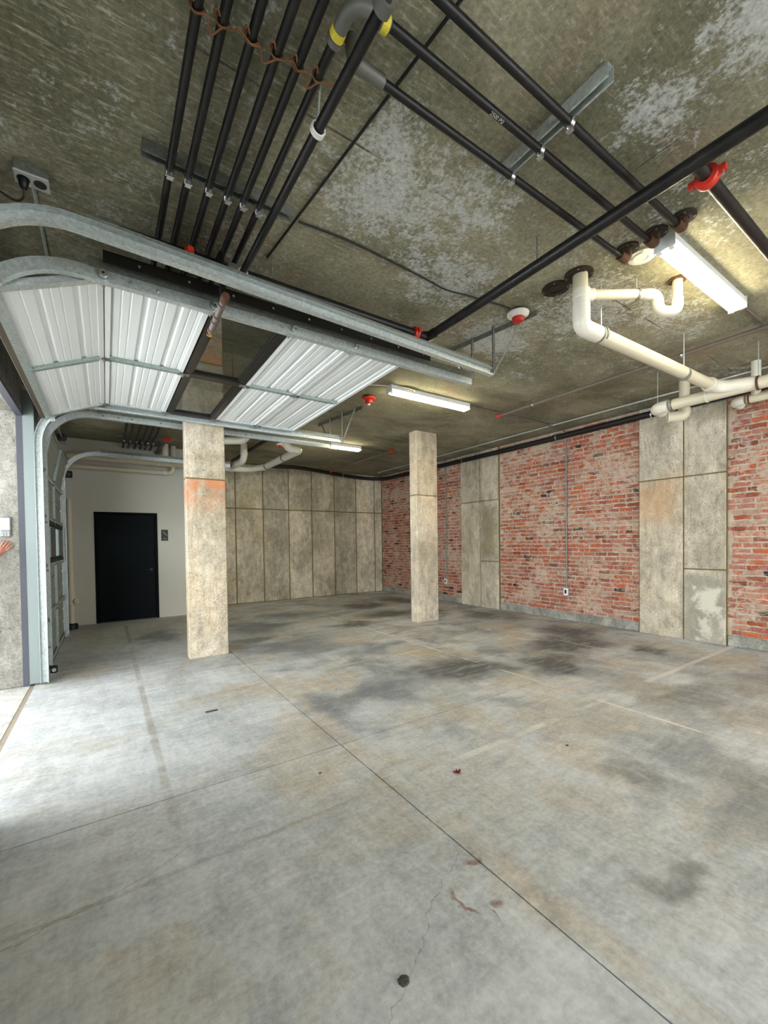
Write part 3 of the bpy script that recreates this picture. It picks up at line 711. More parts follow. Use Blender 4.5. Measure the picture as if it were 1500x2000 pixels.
track(5.70, 5.70, -1, 'galvanised track along the far edge of the open garage door')
track(6.07, 6.07, 1, 'galvanised track at the near side of the shut far door')
track(8.63, 8.63, -1, 'galvanised track beside the white wall at the far door', xend=2.1)
track(-0.28, -0.28, 1, 'galvanised track at the near jamb of the shut near door')
garage_door('open white sectional garage door hanging under the ceiling', 2.99, 5.63, OPEN_S, 4.26, M['white_steel'])
garage_door('shut sectional garage door at the far left beside the white wall', 6.14, 8.56, 0.035, 7.35, M['green_steel'])
garage_door('shut sectional garage door close to the camera on the left', -0.21, 2.48, 0.035, 1.13, M['green_steel'])
# dark punched angle stiffening the near edge track
t = MB(); t.box((0.02, 2.872, 3.085), (2.45, 2.877, 3.155)); t.box((0.02, 2.872, 3.15), (2.45, 2.915, 3.155))
ra = t.build('reinforcing_angle', M['alu_dark']); tag(ra, 'dark bolted steel angle above the near track of the open door', 'angle iron')
for k in range(9):
    x = 0.2+0.27*k; MB().cyl((x, 2.874, 3.115), (x, 2.860, 3.115), 0.008, 8).build('bolt', M['bright'], ra)
# torsion shafts with drums over the doors
def shaft(y0, y1, label):
    t = thing('torsion_shaft', (-0.56, y0, 3.24), label, 'torsion shaft')
    MB().cyl((-0.56, y0, 3.25), (-0.56, y1, 3.25), 0.0127, 10).build('shaft', M['galv_dark'], t, True)
    for y in (y0+0.12, y1-0.12): MB().lathe((-0.56, y-0.03, 3.25), (0, 1, 0), [(0.03, 0), (0.06, 0.005), (0.05, 0.02), (0.05, 0.05), (0.065, 0.06), (0.03, 0.07)], 20).build('cable_drum', M['black'], t, True)
    ym = (y0+y1)/2
    MB().tube([(-0.56+0.03*math.cos(a*0.9), ym-0.45+0.9*a/210, 3.25+0.03*math.sin(a*0.9)) for a in range(210)], 0.004, 5).build('spring', M['galv_dark'], t, True)
    for y in (y0, ym, y1): MB().box((XL, y-0.004, 3.16), (-0.52, y+0.004, 3.32)).build('bearing_plate', M['galv_dark'], t)
shaft(2.97, 5.70, 'dark torsion shaft with drums over the open door')
shaft(6.10, 8.64, 'dark torsion shaft with drums over the shut far door')
# opener arm hardware at the foot of the far track
t = thing('photo_eye', (-0.53, 5.94, 0), 'small black safety sensor at the floor beside the far track', 'sensor')
MB().bevbox((-0.545, 5.91, 0.05), (-0.485, 5.97, 0.13), 0.008).build('housing', M['black'], t); MB().cyl((-0.515, 5.91, 0.09), (-0.515, 5.898, 0.09), 0.02, 14).build('lens', M['grey_plastic'], t, True); MB().box((-0.69, 5.93, 0.0), (-0.545, 5.94, 0.10)).build('bracket', M['galv_dark'], t)

# track hangers: punched angle frames under the ceiling
def hanger(ya, yb, label, lean):
    t = thing('track_hanger', (3.05, (ya+yb)/2, ZT), label, 'bracket')
    x = 3.06
    a_ = Vector((x+0.13, ya-0.38, ZC-0.001)); b_ = Vector((x-0.03, yb+0.38, ZC-0.001)); d_ = (b_-a_).normalized(); B_ = Vector((d_.y, -d_.x, 0)); A_ = Vector((0, 0, -1))
    MB().sweep([a_, b_], [(A_, B_)]*2, [(0, 0), (0.045, 0), (0.045, 0.003), (0.003, 0.003), (0.003, 0.045), (0, 0.045)]).build('ceiling_angle', M['galv_dark'], t)
    for y in (ya, yb):
        s = MB().box((x-0.002, y-0.017, ZT-0.05), (x+0.002, y+0.017, ZC-0.01)); s.box((x-0.02, y-0.017, ZT-0.05), (x+0.002, y-0.014, ZC-0.01))
        o = s.build('punched_strap', M['galv_dark'], t)
        MB().cyl((x-0.012, y, ZT-0.03), (x+0.012, y, ZT-0.03), 0.011, 8).build('bolt', M['bright'], t)
        for k in range(8): MB().cyl((x-0.0035, y, ZT+0.03+0.045*k), (x+0.0035, y, ZT+0.03+0.045*k), 0.007, 8).build('slot_hole', M['black'], o)
    for y, s in ((ya, -1), (yb, 1)):
        MB().tube([(x+0.004, y, ZT-0.03), (x+0.03, y+s*0.36, ZC-0.03)], 0.011, 4).build('diagonal_brace', M['galv_dark'], t)
hanger(2.68, 2.95, 'punched steel hanger holding the near track ends by the white detector', 0)
hanger(5.68, 6.09, 'punched steel hanger holding the far track ends over the long lamp', 0)

# ------------------------------------------------------------------ black pipes under the ceiling
PIPEX = [0.315, 0.402, 0.506, 0.604, 0.689, 0.776]
PLBL = ['first black pipe from the left in the row of six', 'second black pipe from the left in the row of six', 'third black pipe from the left in the row of six', 'fourth black pipe from the left in the row of six', 'fifth black pipe from the left in the row of six', 'sixth black pipe of the row, ending in a taped grey elbow']
def clamp(parent, c, axis, r):
    ax = Vector(axis); mb = MB().ring(Vector(c)-ax*0.012, ax, r+0.005, r+0.0005, 0.024, 18); c = Vector(c)
    side = Vector((0, 0, -1)); mb.box(c+Vector((-0.014, -0.014, -r-0.022)), c+Vector((0.014, 0.014, -r-0.003)))
    mb.cyl(c+Vector((-0.02, 0, -r-0.012)), c+Vector((0.02, 0, -r-0.012)), 0.005, 8)
    return mb.build('strut_clamp', M['bright'], parent, True)
pz = 3.405; pr = 0.0185
for i, x in enumerate(PIPEX):
    t = thing('black_pipe', (x, 2.4, pz), PLBL[i], 'pipe', 'row of six black pipes')
    if i < 4: MB().cyl((x, -2.5, pz), (x, YW-0.002, pz), pr, 14).build('pipe_run', M['pipe'], t, True)
    elif i == 4: MB().tube(arc_path([(0.90, 1.14, pz), (x, 1.14, pz), (x, YW-0.002, pz)], 0.08, 8), pr, 14).build('pipe_run', M['pipe'], t, True)
    else:
        MB().cyl((x, 1.44, pz), (x, YW-0.002, pz), pr, 14).build('pipe_run', M['pipe'], t, True)
        el = MB().tube(arc_path([(x, 1.45, pz), (x, 1.305, pz), (x+0.15, 1.305, pz)], 0.085, 12), 0.028, 16); el.ring((x, 1.445, pz), (0, 1, 0), 0.031, 0.017, 0.02, 18)
        e = el.build('grey_elbow', M['grey_fitting'], t, True)
        MB().ring((x, 1.412, pz), (0, 1, 0), 0.0295, 0.025, 0.028, 18).build('yellow_tape', M['yellow_tape'], e); MB().ring((x+0.118, 1.305, pz), (1, 0, 0), 0.0295, 0.025, 0.028, 18).build('yellow_tape', M['yellow_tape'], e)
    clamp(t, (x, 2.42, pz), (0, 1, 0), pr); clamp(t, (x, 8.9, pz), (0, 1, 0), pr)
def strut(a, b, w, h, label, mat='galv_dark'):
    """strut channel fixed to the ceiling, open side down"""
    a = Vector(a); b = Vector(b); d = (b-a).normalized(); B = Vector((-d.y, d.x, 0)); A = Vector((0, 0, 1)); th = 0.003
    prof = [(0, -w/2), (h, -w/2), (h, w/2), (0, w/2), (0, w/2-0.01), (th, w/2-0.01), (th, w/2-th), (h-th, w/2-th), (h-th, -w/2+th), (th, -w/2+th), (th, -w/2+0.01), (0, -w/2+0.01)]
    o = MB().sweep([a, b], [(A, B)]*2, prof).build('strut_channel', M[mat]); return tag(o, label, 'strut channel')
strut((0.19, 2.42, ZC-0.06), (0.985, 2.42, ZC-0.06), 0.05, 0.06, 'steel strut channel carrying the row of six black pipes near the camera')
strut((0.19, 8.9, ZC-0.06), (0.985, 8.9, ZC-0.06), 0.05, 0.06, 'steel strut channel carrying the pipe row at the far white wall')
strut((1.835, 0.95, ZC-0.06), (1.835, 1.56, ZC-0.06), 0.05, 0.06, 'bright strut channel across the three cross pipes', 'galv')
# lower round pipe passing under the row
t = thing('black_pipe', (0.79, 2.0, 3.25), 'lower black pipe hung on a white ring beside the row of six', 'pipe')
MB().cyl((0.806, 1.16, 3.25), (0.785, 2.80, 3.25), 0.0215, 16).build('pipe_run', M['pipe'], t, True)
MB().ring((0.806, 1.14, 3.25), (0, 1, 0), 0.033, 0.018, 0.04, 18).build('end_fitting', M['grey_fitting'], t, True)
MB().ring((0.80, 1.655, 3.25), (0, 1, 0), 0.033, 0.026, 0.022, 20).build('hanger_ring', M['white_plastic'], t, True)
MB().cyl((0.80, 1.666, 3.28), (0.80, 1.62, ZC), 0.005, 8).build('hanger_rod', M['galv'], t, True)
MB().ring((0.785, 2.79, 3.25), (0, 1, 0), 0.031, 0.02, 0.016, 20).build('end_collar', M['white_plastic'], t, True)
# three cross pipes
r3 = 0.0185
for i, (y, xs, lb) in enumerate(((1.477, 0.955, 'cross pipe furthest from the camera, starting in a grey coupling'), (1.30, 0.93, 'middle cross pipe with worn pale lettering'), (1.14, 0.91, 'cross pipe nearest the camera at the top right'))):
    t = thing('black_pipe', (1.83, y, pz), 'black ' + lb, 'pipe', 'three black cross pipes')
    xe = 2.98
    MB().tube(arc_path([(xs, y, pz), (xe, y, pz)], 0.1), r3, 16).build('pipe_run', M['pipe'], t, True)
    MB().tube(arc_path([(xe-0.02, y, pz), (xe+0.085, y, pz), (xe+0.085, y, ZC)], 0.05, 8), 0.028, 16).build('rusty_elbow', M['rust'], t, True)
    clamp(t, (1.835, y, pz), (1, 0, 0), r3)
    if i == 0: MB().tube(arc_path([(xs+0.06, y, pz), (xs-0.09, y, pz), (xs-0.09, y, ZC)], 0.05, 8), 0.027, 16).build('grey_coupling', M['grey_fitting'], t, True)
    if i == 1:
        cu = bpy.data.curves.new('pipe_lettering', 'FONT'); cu.body = '2500 PSI'; cu.size = 0.024; cu.align_x = 'CENTER'; cu.align_y = 'CENTER'; cu.extrude = 0.0004
        cu.materials.append(M['pipe_print']); o = bpy.data.objects.new('pipe_lettering', cu); col.objects.link(o); o.parent = t
        a = R(-4); nd = Vector((0, math.sin(a), -math.cos(a)))
        xa = Vector((1, 0, 0)); ya = nd.cross(xa)
        o.matrix_local = Matrix.Translation(Vector((1.52, y, pz)) + nd*(r3+0.0008) - Vector((1.83, y, pz))) @ Matrix((xa, ya, nd)).transposed().to_4x4()
        bpy.context.view_layer.update(); me = bpy.data.meshes.new_from_object(o.evaluated_get(bpy.context.evaluated_depsgraph_get())); ml = o.matrix_local.copy(); bpy.data.objects.remove(o); o = bpy.data.objects.new('pipe_lettering', me); col.objects.link(o); o.parent = t; o.matrix_local = ml
# rusty tie wire looped over the pipes
t = thing('tie_wire', (0.55, 1.62, 3.37), 'rusty wire looped from pipe to pipe at the top left', 'wire')
pts = []
for i, x in enumerate(PIPEX):
    yj = 1.635 - 0.006*i
    pts += [Vector((x, yj, pz-pr-0.006)), Vector((x+0.03, yj-0.015, pz-0.030)), Vector((x+0.052, yj+(0.03 if i % 2 == 0 else -0.035), pz-0.035))]
pts.append(Vector((0.86, 1.56, pz-0.02)))
def smooth(pts, n=5):
    out = []
    for i in range(len(pts)-1):
        p0 = pts[max(i-1, 0)]; p1 = pts[i]; p2 = pts[i+1]; p3 = pts[min(i+2, len(pts)-1)]
        for k in range(n):
            u = k/n; out.append(0.5*((2*p1)+(-p0+p2)*u+(2*p0-5*p1+4*p2-p3)*u*u+(-p0+3*p1-3*p2+p3)*u**3))
    out.append(pts[-1]); return out
MB().tube(smooth(pts), 0.0036, 7).build('strand', M['rustwire'], t, True)
for i, x in enumerate(PIPEX):
    yj = 1.635-0.006*i
    MB().tube([(x+(pr+0.006)*math.cos(a), yj+0.004*math.sin(2*a), pz+(pr+0.006)*math.sin(a)) for a in [2*math.pi*k/18 for k in range(18)]], 0.004, 6, closed=True).build('loop', M['rustwire'], t, True)
    MB().tube(smooth([Vector((x-pr-0.004, yj, pz)), Vector((x-pr-0.02, yj-0.03, pz-0.02)), Vector((x-pr-0.012, yj-0.055, pz-0.03)), Vector((x-pr, yj-0.035, pz-0.03))]), 0.0035, 6).build('twist_end', M['rustwire'], t, True)

# sprinkler mains
def red_coupling(parent, c, axis, r):
    c = Vector(c); ax = Vector(axis); mb = MB().lathe(c-ax*0.028, ax, [(r+0.002, 0), (r+0.017, 0.004), (r+0.02, 0.014), (r+0.02, 0.042), (r+0.017, 0.052), (r+0.002, 0.056)], 22)
    sd = ax.cross(Vector((0, 0, 1))).normalized() if abs(ax.z) < 0.9 else Vector((1, 0, 0))
    for s in (-1, 1):
        p = c + sd*s*(r+0.03); mb.box(p-Vector((0.016, 0.016, 0.014)), p+Vector((0.016, 0.016, 0.014)))
    o = mb.build('red_coupling', M['red'], parent, True)
    for s in (-1, 1):
        p = c + sd*s*(r+0.032); MB().cyl(p+Vector((0, 0, -0.034)), p+Vector((0, 0, 0.03)), 0.006, 8).build('coupling_bolt', M['bright'], o)
    return o
SZ = 3.30
t = thing('sprinkler_main', (2.435, 1.5, SZ), 'thick black pipe running lengthwise across the right of the ceiling', 'pipe')
MB().cyl((2.435, -4.0, SZ), (2.435, 2.80, SZ), 0.036, 20).build('pipe_run', M['pipe'], t, True)
MB().tube(arc_path([(2.435, 2.79, SZ), (2.435, 2.895, SZ), (2.34, 2.895, SZ)], 0.08, 8), 0.042, 16).build('elbow', M['pipe'], t, True)
for y in (0.2, 1.75): MB().cyl((2.435, y, SZ+0.03), (2.435, y, ZC), 0.006, 8).build('hanger_rod', M['galv_dark'], t, True)
t = thing('sprinkler_branch', (1.4, 2.895, SZ), 'black pipe behind the top track with red couplings', 'pipe')
MB().cyl((0.10, 2.895, SZ), (2.33, 2.895, SZ), 0.034, 18).build('pipe_run', M['pipe'], t, True)
red_coupling(t, (0.475, 2.895, SZ), (1, 0, 0), 0.034); red_coupling(t, (2.30, 2.895, SZ), (1, 0, 0), 0.036)
MB().lathe((0.70, 2.895, SZ), (1, 0, 0), [(0.036, 0), (0.046, 0.01), (0.046, 0.13), (0.036, 0.14)], 18).build('tee', M['grey_fitting'], t, True)
MB().cyl((1.02, 2.895, SZ+0.03), (1.02, 2.895, ZC), 0.005, 8).build('hanger_rod', M['bright'], t, True)
t = thing('sprinkler_branch', (3.1, 0.855, SZ), 'short dark pipe with a red coupling at the right edge', 'pipe')
MB().cyl((2.60, 0.855, SZ), (4.4, 0.855, SZ), 0.030, 18).build('pipe_run', M['pipe'], t, True)
red_coupling(t, (2.585, 0.855, SZ), (1, 0, 0), 0.034)
MB().cyl((2.445, 0.855, SZ), (2.56, 0.855, SZ), 0.030, 16).build('outlet_neck', M['pipe'], t, True)
# drop arm with a sprinkler head under the open door
t = thing('sprinkler_drop', (0.64, 2.72, 2.98), 'brown sprinkler arm with couplings below the open door', 'sprinkler')
MB().cyl((0.64, 2.745, 3.26), (0.64, 2.745, 2.99), 0.015, 12).build('drop_pipe', M['black'], t, True)
MB().tube(arc_path([(0.64, 2.88, SZ), (0.64, 2.745, SZ), (0.64, 2.745, 3.2)], 0.03), 0.017, 12).build('branch_nipple', M['pipe'], t, True)
MB().lathe((0.643, 2.655, 2.985), (0, 1, 0), [(0.012, 0), (0.021, 0.002), (0.025, 0.015), (0.025, 0.06), (0.022, 0.075)], 18).build('rusty_elbow', M['rust'], t, True)
MB().cyl((0.643, 2.72, 2.985), (0.643, 3.10, 2.962), 0.0205, 16).build('arm', M['oldpipe'], t, True)
for y in (2.76, 2.90, 2.97, 3.08): MB().ring((0.643, y, 2.982-(y-2.72)*0.06), (0, 1, 0), 0.025, 0.019, 0.022, 18).build('collar', M['oldpipe'], t, True)
MB().lathe((0.643, 3.095, 2.962), (0, 1, 0), [(0.012, 0), (0.012, 0.03), (0.006, 0.035), (0.006, 0.06), (0.02, 0.062), (0.02, 0.066)], 14).build('sprinkler_head', M['brass'], t, True)
# thin dark conduit and cable on the ceiling
o = MB().cyl((1.15, 1.05, ZC-0.014), (0.985, 2.90, ZC-0.014), 0.007, 10).build('conduit', M['rubber'], smooth=True); tag(o, 'thin black conduit slanting along the ceiling past the cross pipes', 'conduit')
o = MB().tube(smooth([Vector(p) for p in ((1.045, 2.475, ZC-0.012), (1.45, 2.455, ZC-0.008), (2.07, 2.485, ZC-0.010), (2.3, 2.49, ZC-0.02), (2.55, 2.46, ZC-0.008), (2.9, 2.41, ZC-0.008), (2.955, 2.40, ZC-0.012))]), 0.0065, 7).build('alarm_cable', M['rubber'], smooth=True); tag(o, 'loose dark cable along the ceiling to the white detector', 'cable')

# ceiling outlet with plug
t = thing('ceiling_outlet', (-0.29, 2.93, ZC-0.06), 'white double outlet on the ceiling with a black plug at the left edge', 'outlet')
MB().bevbox((-0.36, 2.88, ZC-0.055), (-0.22, 2.975, ZC), 0.004).build('box', M['galv_dark'], t)
MB().bevbox((-0.365, 2.875, ZC-0.062), (-0.215, 2.98, ZC-0.054), 0.006).build('cover_plate', M['grey_plastic'], t)
for x in (-0.325, -0.255): MB().cyl((x, 2.928, ZC-0.061), (x, 2.928, ZC-0.066), 0.028, 18).build('socket', M['black'], t, True)
t = thing('power_cord', (-0.325, 2.93, ZC-0.1), 'black plug and cord leaving the ceiling outlet', 'cord')
MB().lathe((-0.325, 2.928, ZC-0.0665), (0, 0, -1), [(0.022, 0), (0.024, 0.01), (0.018, 0.04), (0.008, 0.05)], 14).build('plug', M['black'], t, True)
MB().tube(smooth([Vector(p) for p in ((-0.325, 2.928, ZC-0.11), (-0.33, 2.95, ZC-0.15), (-0.37, 2.97, ZC-0.165), (-0.45, 2.96, ZC-0.14), (-0.6, 2.93, ZC-0.1), (-0.69, 2.93, ZC-0.1))]), 0.0055, 7).build('cord', M['black'], t, True)
o = MB().cyl((-0.297, 2.98, ZC-0.014), (-0.297, 3.9, ZC-0.014), 0.011, 10).build('conduit', M['galv'], smooth=True); tag(o, 'thin galvanised conduit running back from the ceiling outlet', 'conduit')

# ------------------------------------------------------------------ flanges in the ceiling
def flange(x, y, label, mat='rust_dark', ro=0.102, ri=0.05, plug=None, group=None):
    t = thing('pipe_flange', (x, y, ZC-0.014), label, 'pipe flange', group)
    MB().ring((x, y, ZC-0.014), (0, 0, 1), ro, ri, 0.0139, 32).build('ring', M[mat], t, True)
    MB().ring((x, y, ZC-0.022), (0, 0, 1), ri+0.014, ri-0.004, 0.0219, 28).build('hub', M[mat], t, True)
    if plug: MB().cyl((x, y, ZC-0.016), (x, y, ZC), ri-0.003, 24).build('plug', M[plug], t, True)
    for k in range(4):
        a = k*math.pi/2+0.5; rb = ro-0.014; MB().cyl((x+rb*math.cos(a), y+rb*math.sin(a), ZC-0.014), (x+rb*math.cos(a), y+rb*math.sin(a), ZC-0.02), 0.007, 8).build('bolt', M['galv_dark' if mat != 'pvc_white' else 'grey_plastic'], t)
flange(3.045, 2.02, 'empty rusted flange left of the white drain pipe', plug='black')
flange(3.04, 1.82, 'rusted flange around the top of the white drain pipe')
flange(3.065, 1.477, 'rusted flange where the furthest cross pipe enters the ceiling', ri=0.036, ro=0.072)
flange(3.065, 1.30, 'rusted flange where the middle cross pipe enters the ceiling', ri=0.036, ro=0.072)
flange(3.065, 1.14, 'rusted flange where the nearest cross pipe enters the ceiling', ri=0.036, ro=0.072)
flange(3.225, 1.455, 'white plugged flange beside the near lamp', 'pvc_white', 0.088, 0.045, 'pvc_white')

# ------------------------------------------------------------------ white drain pipes
def fit_ring(parent, c, axis, r, w=0.018, mat='pvc_white'):
    return MB().ring(Vector(c)-Vector(axis).normalized()*w/2, axis, r+0.006, r-0.004, w, 22).build('socket_ring', M[mat], parent, True)
PZ = 3.10
t = thing('drain_pipe', (3.04, 1.8, PZ), 'white drain pipe dropping from the ceiling and running to the brick wall', 'drain pipe')
MB().cyl((3.04, 1.81, ZC), (3.04, 1.80, 3.18), 0.054, 20).build('riser', M['pvc'], t, True)
MB().lathe((3.04, 1.80, 3.19), (0, 0, 1), [(0.056, 0), (0.062, 0.005), (0.062, 0.06), (0.057, 0.065), (0.057, 0.10), (0.063, 0.105), (0.063, 0.165), (0.057, 0.17)], 22).build('tee_fitting', M['pvc_white'], t, True)
MB().tube(arc_path([(3.04, 1.80, 3.20), (3.04, 1.80, PZ-0.02), (3.25, 1.79, PZ-0.02)], 0.11, 10), 0.062, 20).build('elbow', M['pvc_white'], t, True)
MB().cyl((3.20, 1.79, PZ-0.02), (5.42, 1.765, PZ+0.01), 0.056, 20).build('pipe_run', M['pvc'], t, True)
fit_ring(t, (3.255, 1.79, PZ-0.02), (1, 0, 0), 0.060, 0.02, 'galv_dark')
for x, y in ((3.3, 1.79), (4.78, 1.772)):
    MB().ring((x-0.012, y, PZ-0.01), (1, 0, 0), 0.063, 0.057, 0.026, 22).build('hanger_band', M['galv_dark'], t, True)
    MB().cyl((x, y, PZ+0.05), (x, y, ZC), 0.0045, 8).build('hanger_rod', M['galv'], t, True)
t = thing('drain_trap', (3.6, 1.45, 3.2), 'white trap with a U bend beside the near lamp', 'drain pipe')
TR = Vector((0.92, -0.39, 0)).normalized()
MB().cyl((3.10, 1.785, 3.335), (3.54, 1.575, 3.375), 0.036, 18).build('arm', M['pvc'], t, True)
fit_ring(t, (3.115, 1.778, 3.336), (0.44, -0.21, 0.04), 0.04, 0.05)
MB().tube(arc_path([(3.53, 1.58, 3.375), (3.635, 1.528, 3.38), (3.64, 1.525, 3.245), (3.757, 1.437, 3.245), (3.757, 1.437, 3.34)], [0, 0.055, 0.065, 0.065, 0], 8), 0.040, 18).build('u_bend', M['pvc_white'], t, True)
MB().cyl((3.757, 1.437, 3.30), (3.757, 1.437, ZC), 0.035, 18).build('riser', M['pvc'], t, True)
MB().ring((3.757, 1.437, ZC-0.012), (0, 0, 1), 0.062, 0.037, 0.0118, 22).build('escutcheon', M['rust'], t, True)
MB().ring((3.47, 1.608, 3.369), TR, 0.042, 0.037, 0.02, 20).build('pipe_strap', M['galv_dark'], t, True)
MB().tube([(3.46, 1.615, 3.33), (3.36, 1.64, 3.28)], 0.008, 4).build('strap_tail', M['galv_dark'], t)
MB().cyl((3.475, 1.606, 3.40), (3.475, 1.606, ZC), 0.004, 8).build('hanger_rod', M['galv'], t, True)
t = thing('drain_pipe', (5.6, 1.8, 3.05), 'long white drain main under the ceiling along the right wall', 'drain pipe')
MB().cyl((5.62, 2.22, 3.055), (5.62, -4.0, 3.07), 0.064, 20).build('pipe_run', M['pvc'], t, True)
MB().tube(arc_path([(5.62, 2.24, 3.055), (5.62, 2.385, 3.055), (5.80, 2.385, 3.055)], 0.10, 10), 0.071, 20).build('elbow', M['pvc_white'], t, True)
fit_ring(t, (5.62, 2.20, 3.055), (0, 1, 0), 0.066, 0.018, 'galv_dark')
MB().tube(arc_path([(5.36, 1.766, 3.11), (5.56, 1.74, 3.10), (5.62, 1.44, 3.065)], 0.16, 10), [0.068]*10+[0.066]*3 if False else 0.068, 20).build('wye_fitting', M['pvc_white'], t, True)
fit_ring(t, (5.40, 1.765, 3.11), (1, 0, 0), 0.068, 0.016, 'pvc'); fit_ring(t, (5.62, 1.86, 3.056), (0, 1, 0), 0.066, 0.014); fit_ring(t, (5.62, 1.42, 3.058), (0, 1, 0), 0.068, 0.02, 'rust')
for y in (2.36, 1.42): MB().cyl((5.62, y, 3.11), (5.62, y, ZC), 0.0045, 8).build('hanger_rod', M['galv'], t, True)
t = thing('drain_stack', (6.2, 2.3, 3.0), 'white drain stub dropping behind the main onto the near pilaster', 'drain pipe')
MB().cyl((6.22, 2.30, ZC), (6.22, 2.30, 3.06), 0.058, 20).build('riser', M['pvc'], t, True)
MB().tube(arc_path([(6.22, 2.30, 3.14), (6.22, 2.30, 3.05), (6.12, 2.44, 3.05)], 0.06, 8), 0.068, 20).build('elbow', M['pvc'], t, True)
MB().ring((6.12, 2.44, 3.05), (-0.58, 0.81, 0), 0.074, 0.05, 0.02, 22).build('end_cap', M['pvc'], t, True)
t = thing('drain_pipe', (6.25, 1.6, 3.05), 'thinner white drain pipe with a rounded elbow at the right edge', 'drain pipe')
MB().cyl((6.25, 1.68, 3.075), (6.25, -3.5, 3.09), 0.048, 18).build('pipe_run', M['pvc'], t, True)
MB().tube(arc_path([(6.25, 1.70, 3.075), (6.25, 1.79, 3.075), (6.42, 1.79, 3.075)], 0.07, 8), 0.054, 18).build('elbow', M['pvc_white'], t, True)
MB().cyl((6.25, 1.60, 3.10), (6.25, 1.60, ZC), 0.045, 18).build('riser', M['pvc_white'], t, True)
fit_ring(t, (6.25, 1.66, 3.075), (0, 1, 0), 0.05, 0.016, 'rust')
# far drain pipes
t = thing('drain_pipe', (2.0, 9.3, 3.1), 'thick white drain main along the top of the white wall', 'drain pipe')
MB().cyl((-0.55, 9.45, 3.13), (2.15, 9.25, 3.11), 0.068, 18).build('pipe_run', M['pvc'], t, True)
MB().tube(arc_path([(2.1, 9.252, 3.11), (2.62, 9.2, 3.11), (2.84, 8.75, 3.11), (2.84, 6.98, 3.10)], [0, 0.25, 0.3, 0], 8), 0.066, 18).build('swept_run', M['pvc_white'], t, True)
MB().tube(arc_path([(2.84, 7.0, 3.10), (2.83, 6.86, 3.10), (2.62, 6.80, 3.10), (2.56, 6.80, 3.2), (2.56, 6.80, ZC)], [0, 0.07, 0.12, 0.08, 0], 7), 0.068, 18).build('drop_bends', M['pvc_white'], t, True)
for x in (0.9, 2.0): MB().ring((x, 9.343-(x-0.9)*0.074, 3.118), (1, -0.07, 0), 0.076, 0.066, 0.02, 20).build('pipe_collar', M['pvc_white'], t, True)
for y in (7.6, 8.6): MB().ring((2.84, y, 3.105), (0, 1, 0), 0.072, 0.064, 0.02, 20).build('hanger_band', M['black'], t, True)
MB().tube(arc_path([(2.34, 8.5, ZC-0.001), (2.34, 8.5, 3.16), (2.24, 9.17, 3.12)], [0, 0.14, 0], 8), 0.066, 18).build('drop_elbow', M['pvc_white'], t, True)
MB().ring((2.34, 8.5, 3.27), (0, 0, 1), 0.074, 0.064, 0.05, 20).build('socket_ring', M['pvc_white'], t, True)
t = thing('drain_drop', (1.8, 6.9, 3.2), 'short white elbow leaving the ceiling right of the wide column', 'drain pipe')
MB().tube(arc_path([(1.99, 7.0, ZC-0.004), (1.99, 7.0, 3.19), (1.55, 7.25, 3.19), (1.2, 7.5, 3.19)], [0, 0.13, 0.1, 0], 8), 0.058, 18).build('bend', M['pvc_white'], t, True)
MB().ring((1.99, 7.0, ZC-0.02), (0, 0, 1), 0.085, 0.05, 0.0198, 20).build('escutcheon', M['pvc'], t, True)
t = thing('drain_pipe', (0.4, 9.4, 2.95), 'thinner white pipe along the white wall under the drain main', 'drain pipe')
MB().tube(arc_path([(-0.55, 9.5, 2.955), (1.16, 9.44, 2.94), (1.18, 9.44, 3.3)], 0.09, 8), 0.045, 16).build('pipe_run', M['pvc'], t, True)
fit_ring(t, (1.02, 9.445, 2.942), (1, 0, 0), 0.046, 0.05); MB().cyl((1.18, 9.44, 3.24), (1.18, 9.44, ZC), 0.055, 16).build('riser_coupling', M['pvc_white'], t, True)
t = thing('drain_stack', (1.02, 9.4, 3.2), 'white vertical stub with a Y branch above the stair sign', 'drain pipe')
MB().cyl((1.02, 9.33, ZC), (1.02, 9.33, 3.24), 0.06, 16).build('riser', M['pvc_white'], t, True)
MB().tube(arc_path([(0.66, 9.36, 3.12), (0.86, 9.345, 3.15), (1.02, 9.33, 3.28)], 0.15, 6), 0.058, 16).build('branch', M['pvc_white'], t, True)
t = thing('cleanout_riser', (-0.5, 9.2, 0), 'beige cleanout pipe standing at the corner by the far garage door', 'drain pipe')
MB().cyl((-0.53, 9.22, 0.10), (-0.53, 9.22, 0.62), 0.052, 16).build('riser', M['pvc'], t, True)
MB().lathe((-0.53, 9.22, 0.42), (0, 0, 1), [(0.054, 0), (0.064, 0.01), (0.064, 0.26), (0.055, 0.28), (0.045, 0.36), (0.045, 1.9)], 18).build('tee_and_stack', M['pvc'], t, True)
MB().lathe((-0.48, 9.18, 0.5), (0.7, -0.7, 0), [(0.05, 0), (0.05, 0.04), (0.025, 0.045), (0.025, 0.06)], 16).build('cleanout_cap', M['pvc'], t, True)
MB().lathe((-0.53, 9.22, 0.0), (0, 0, 1), [(0.085, 0), (0.085, 0.09), (0.06, 0.11)], 16).build('rubber_boot', M['black'], t, True)

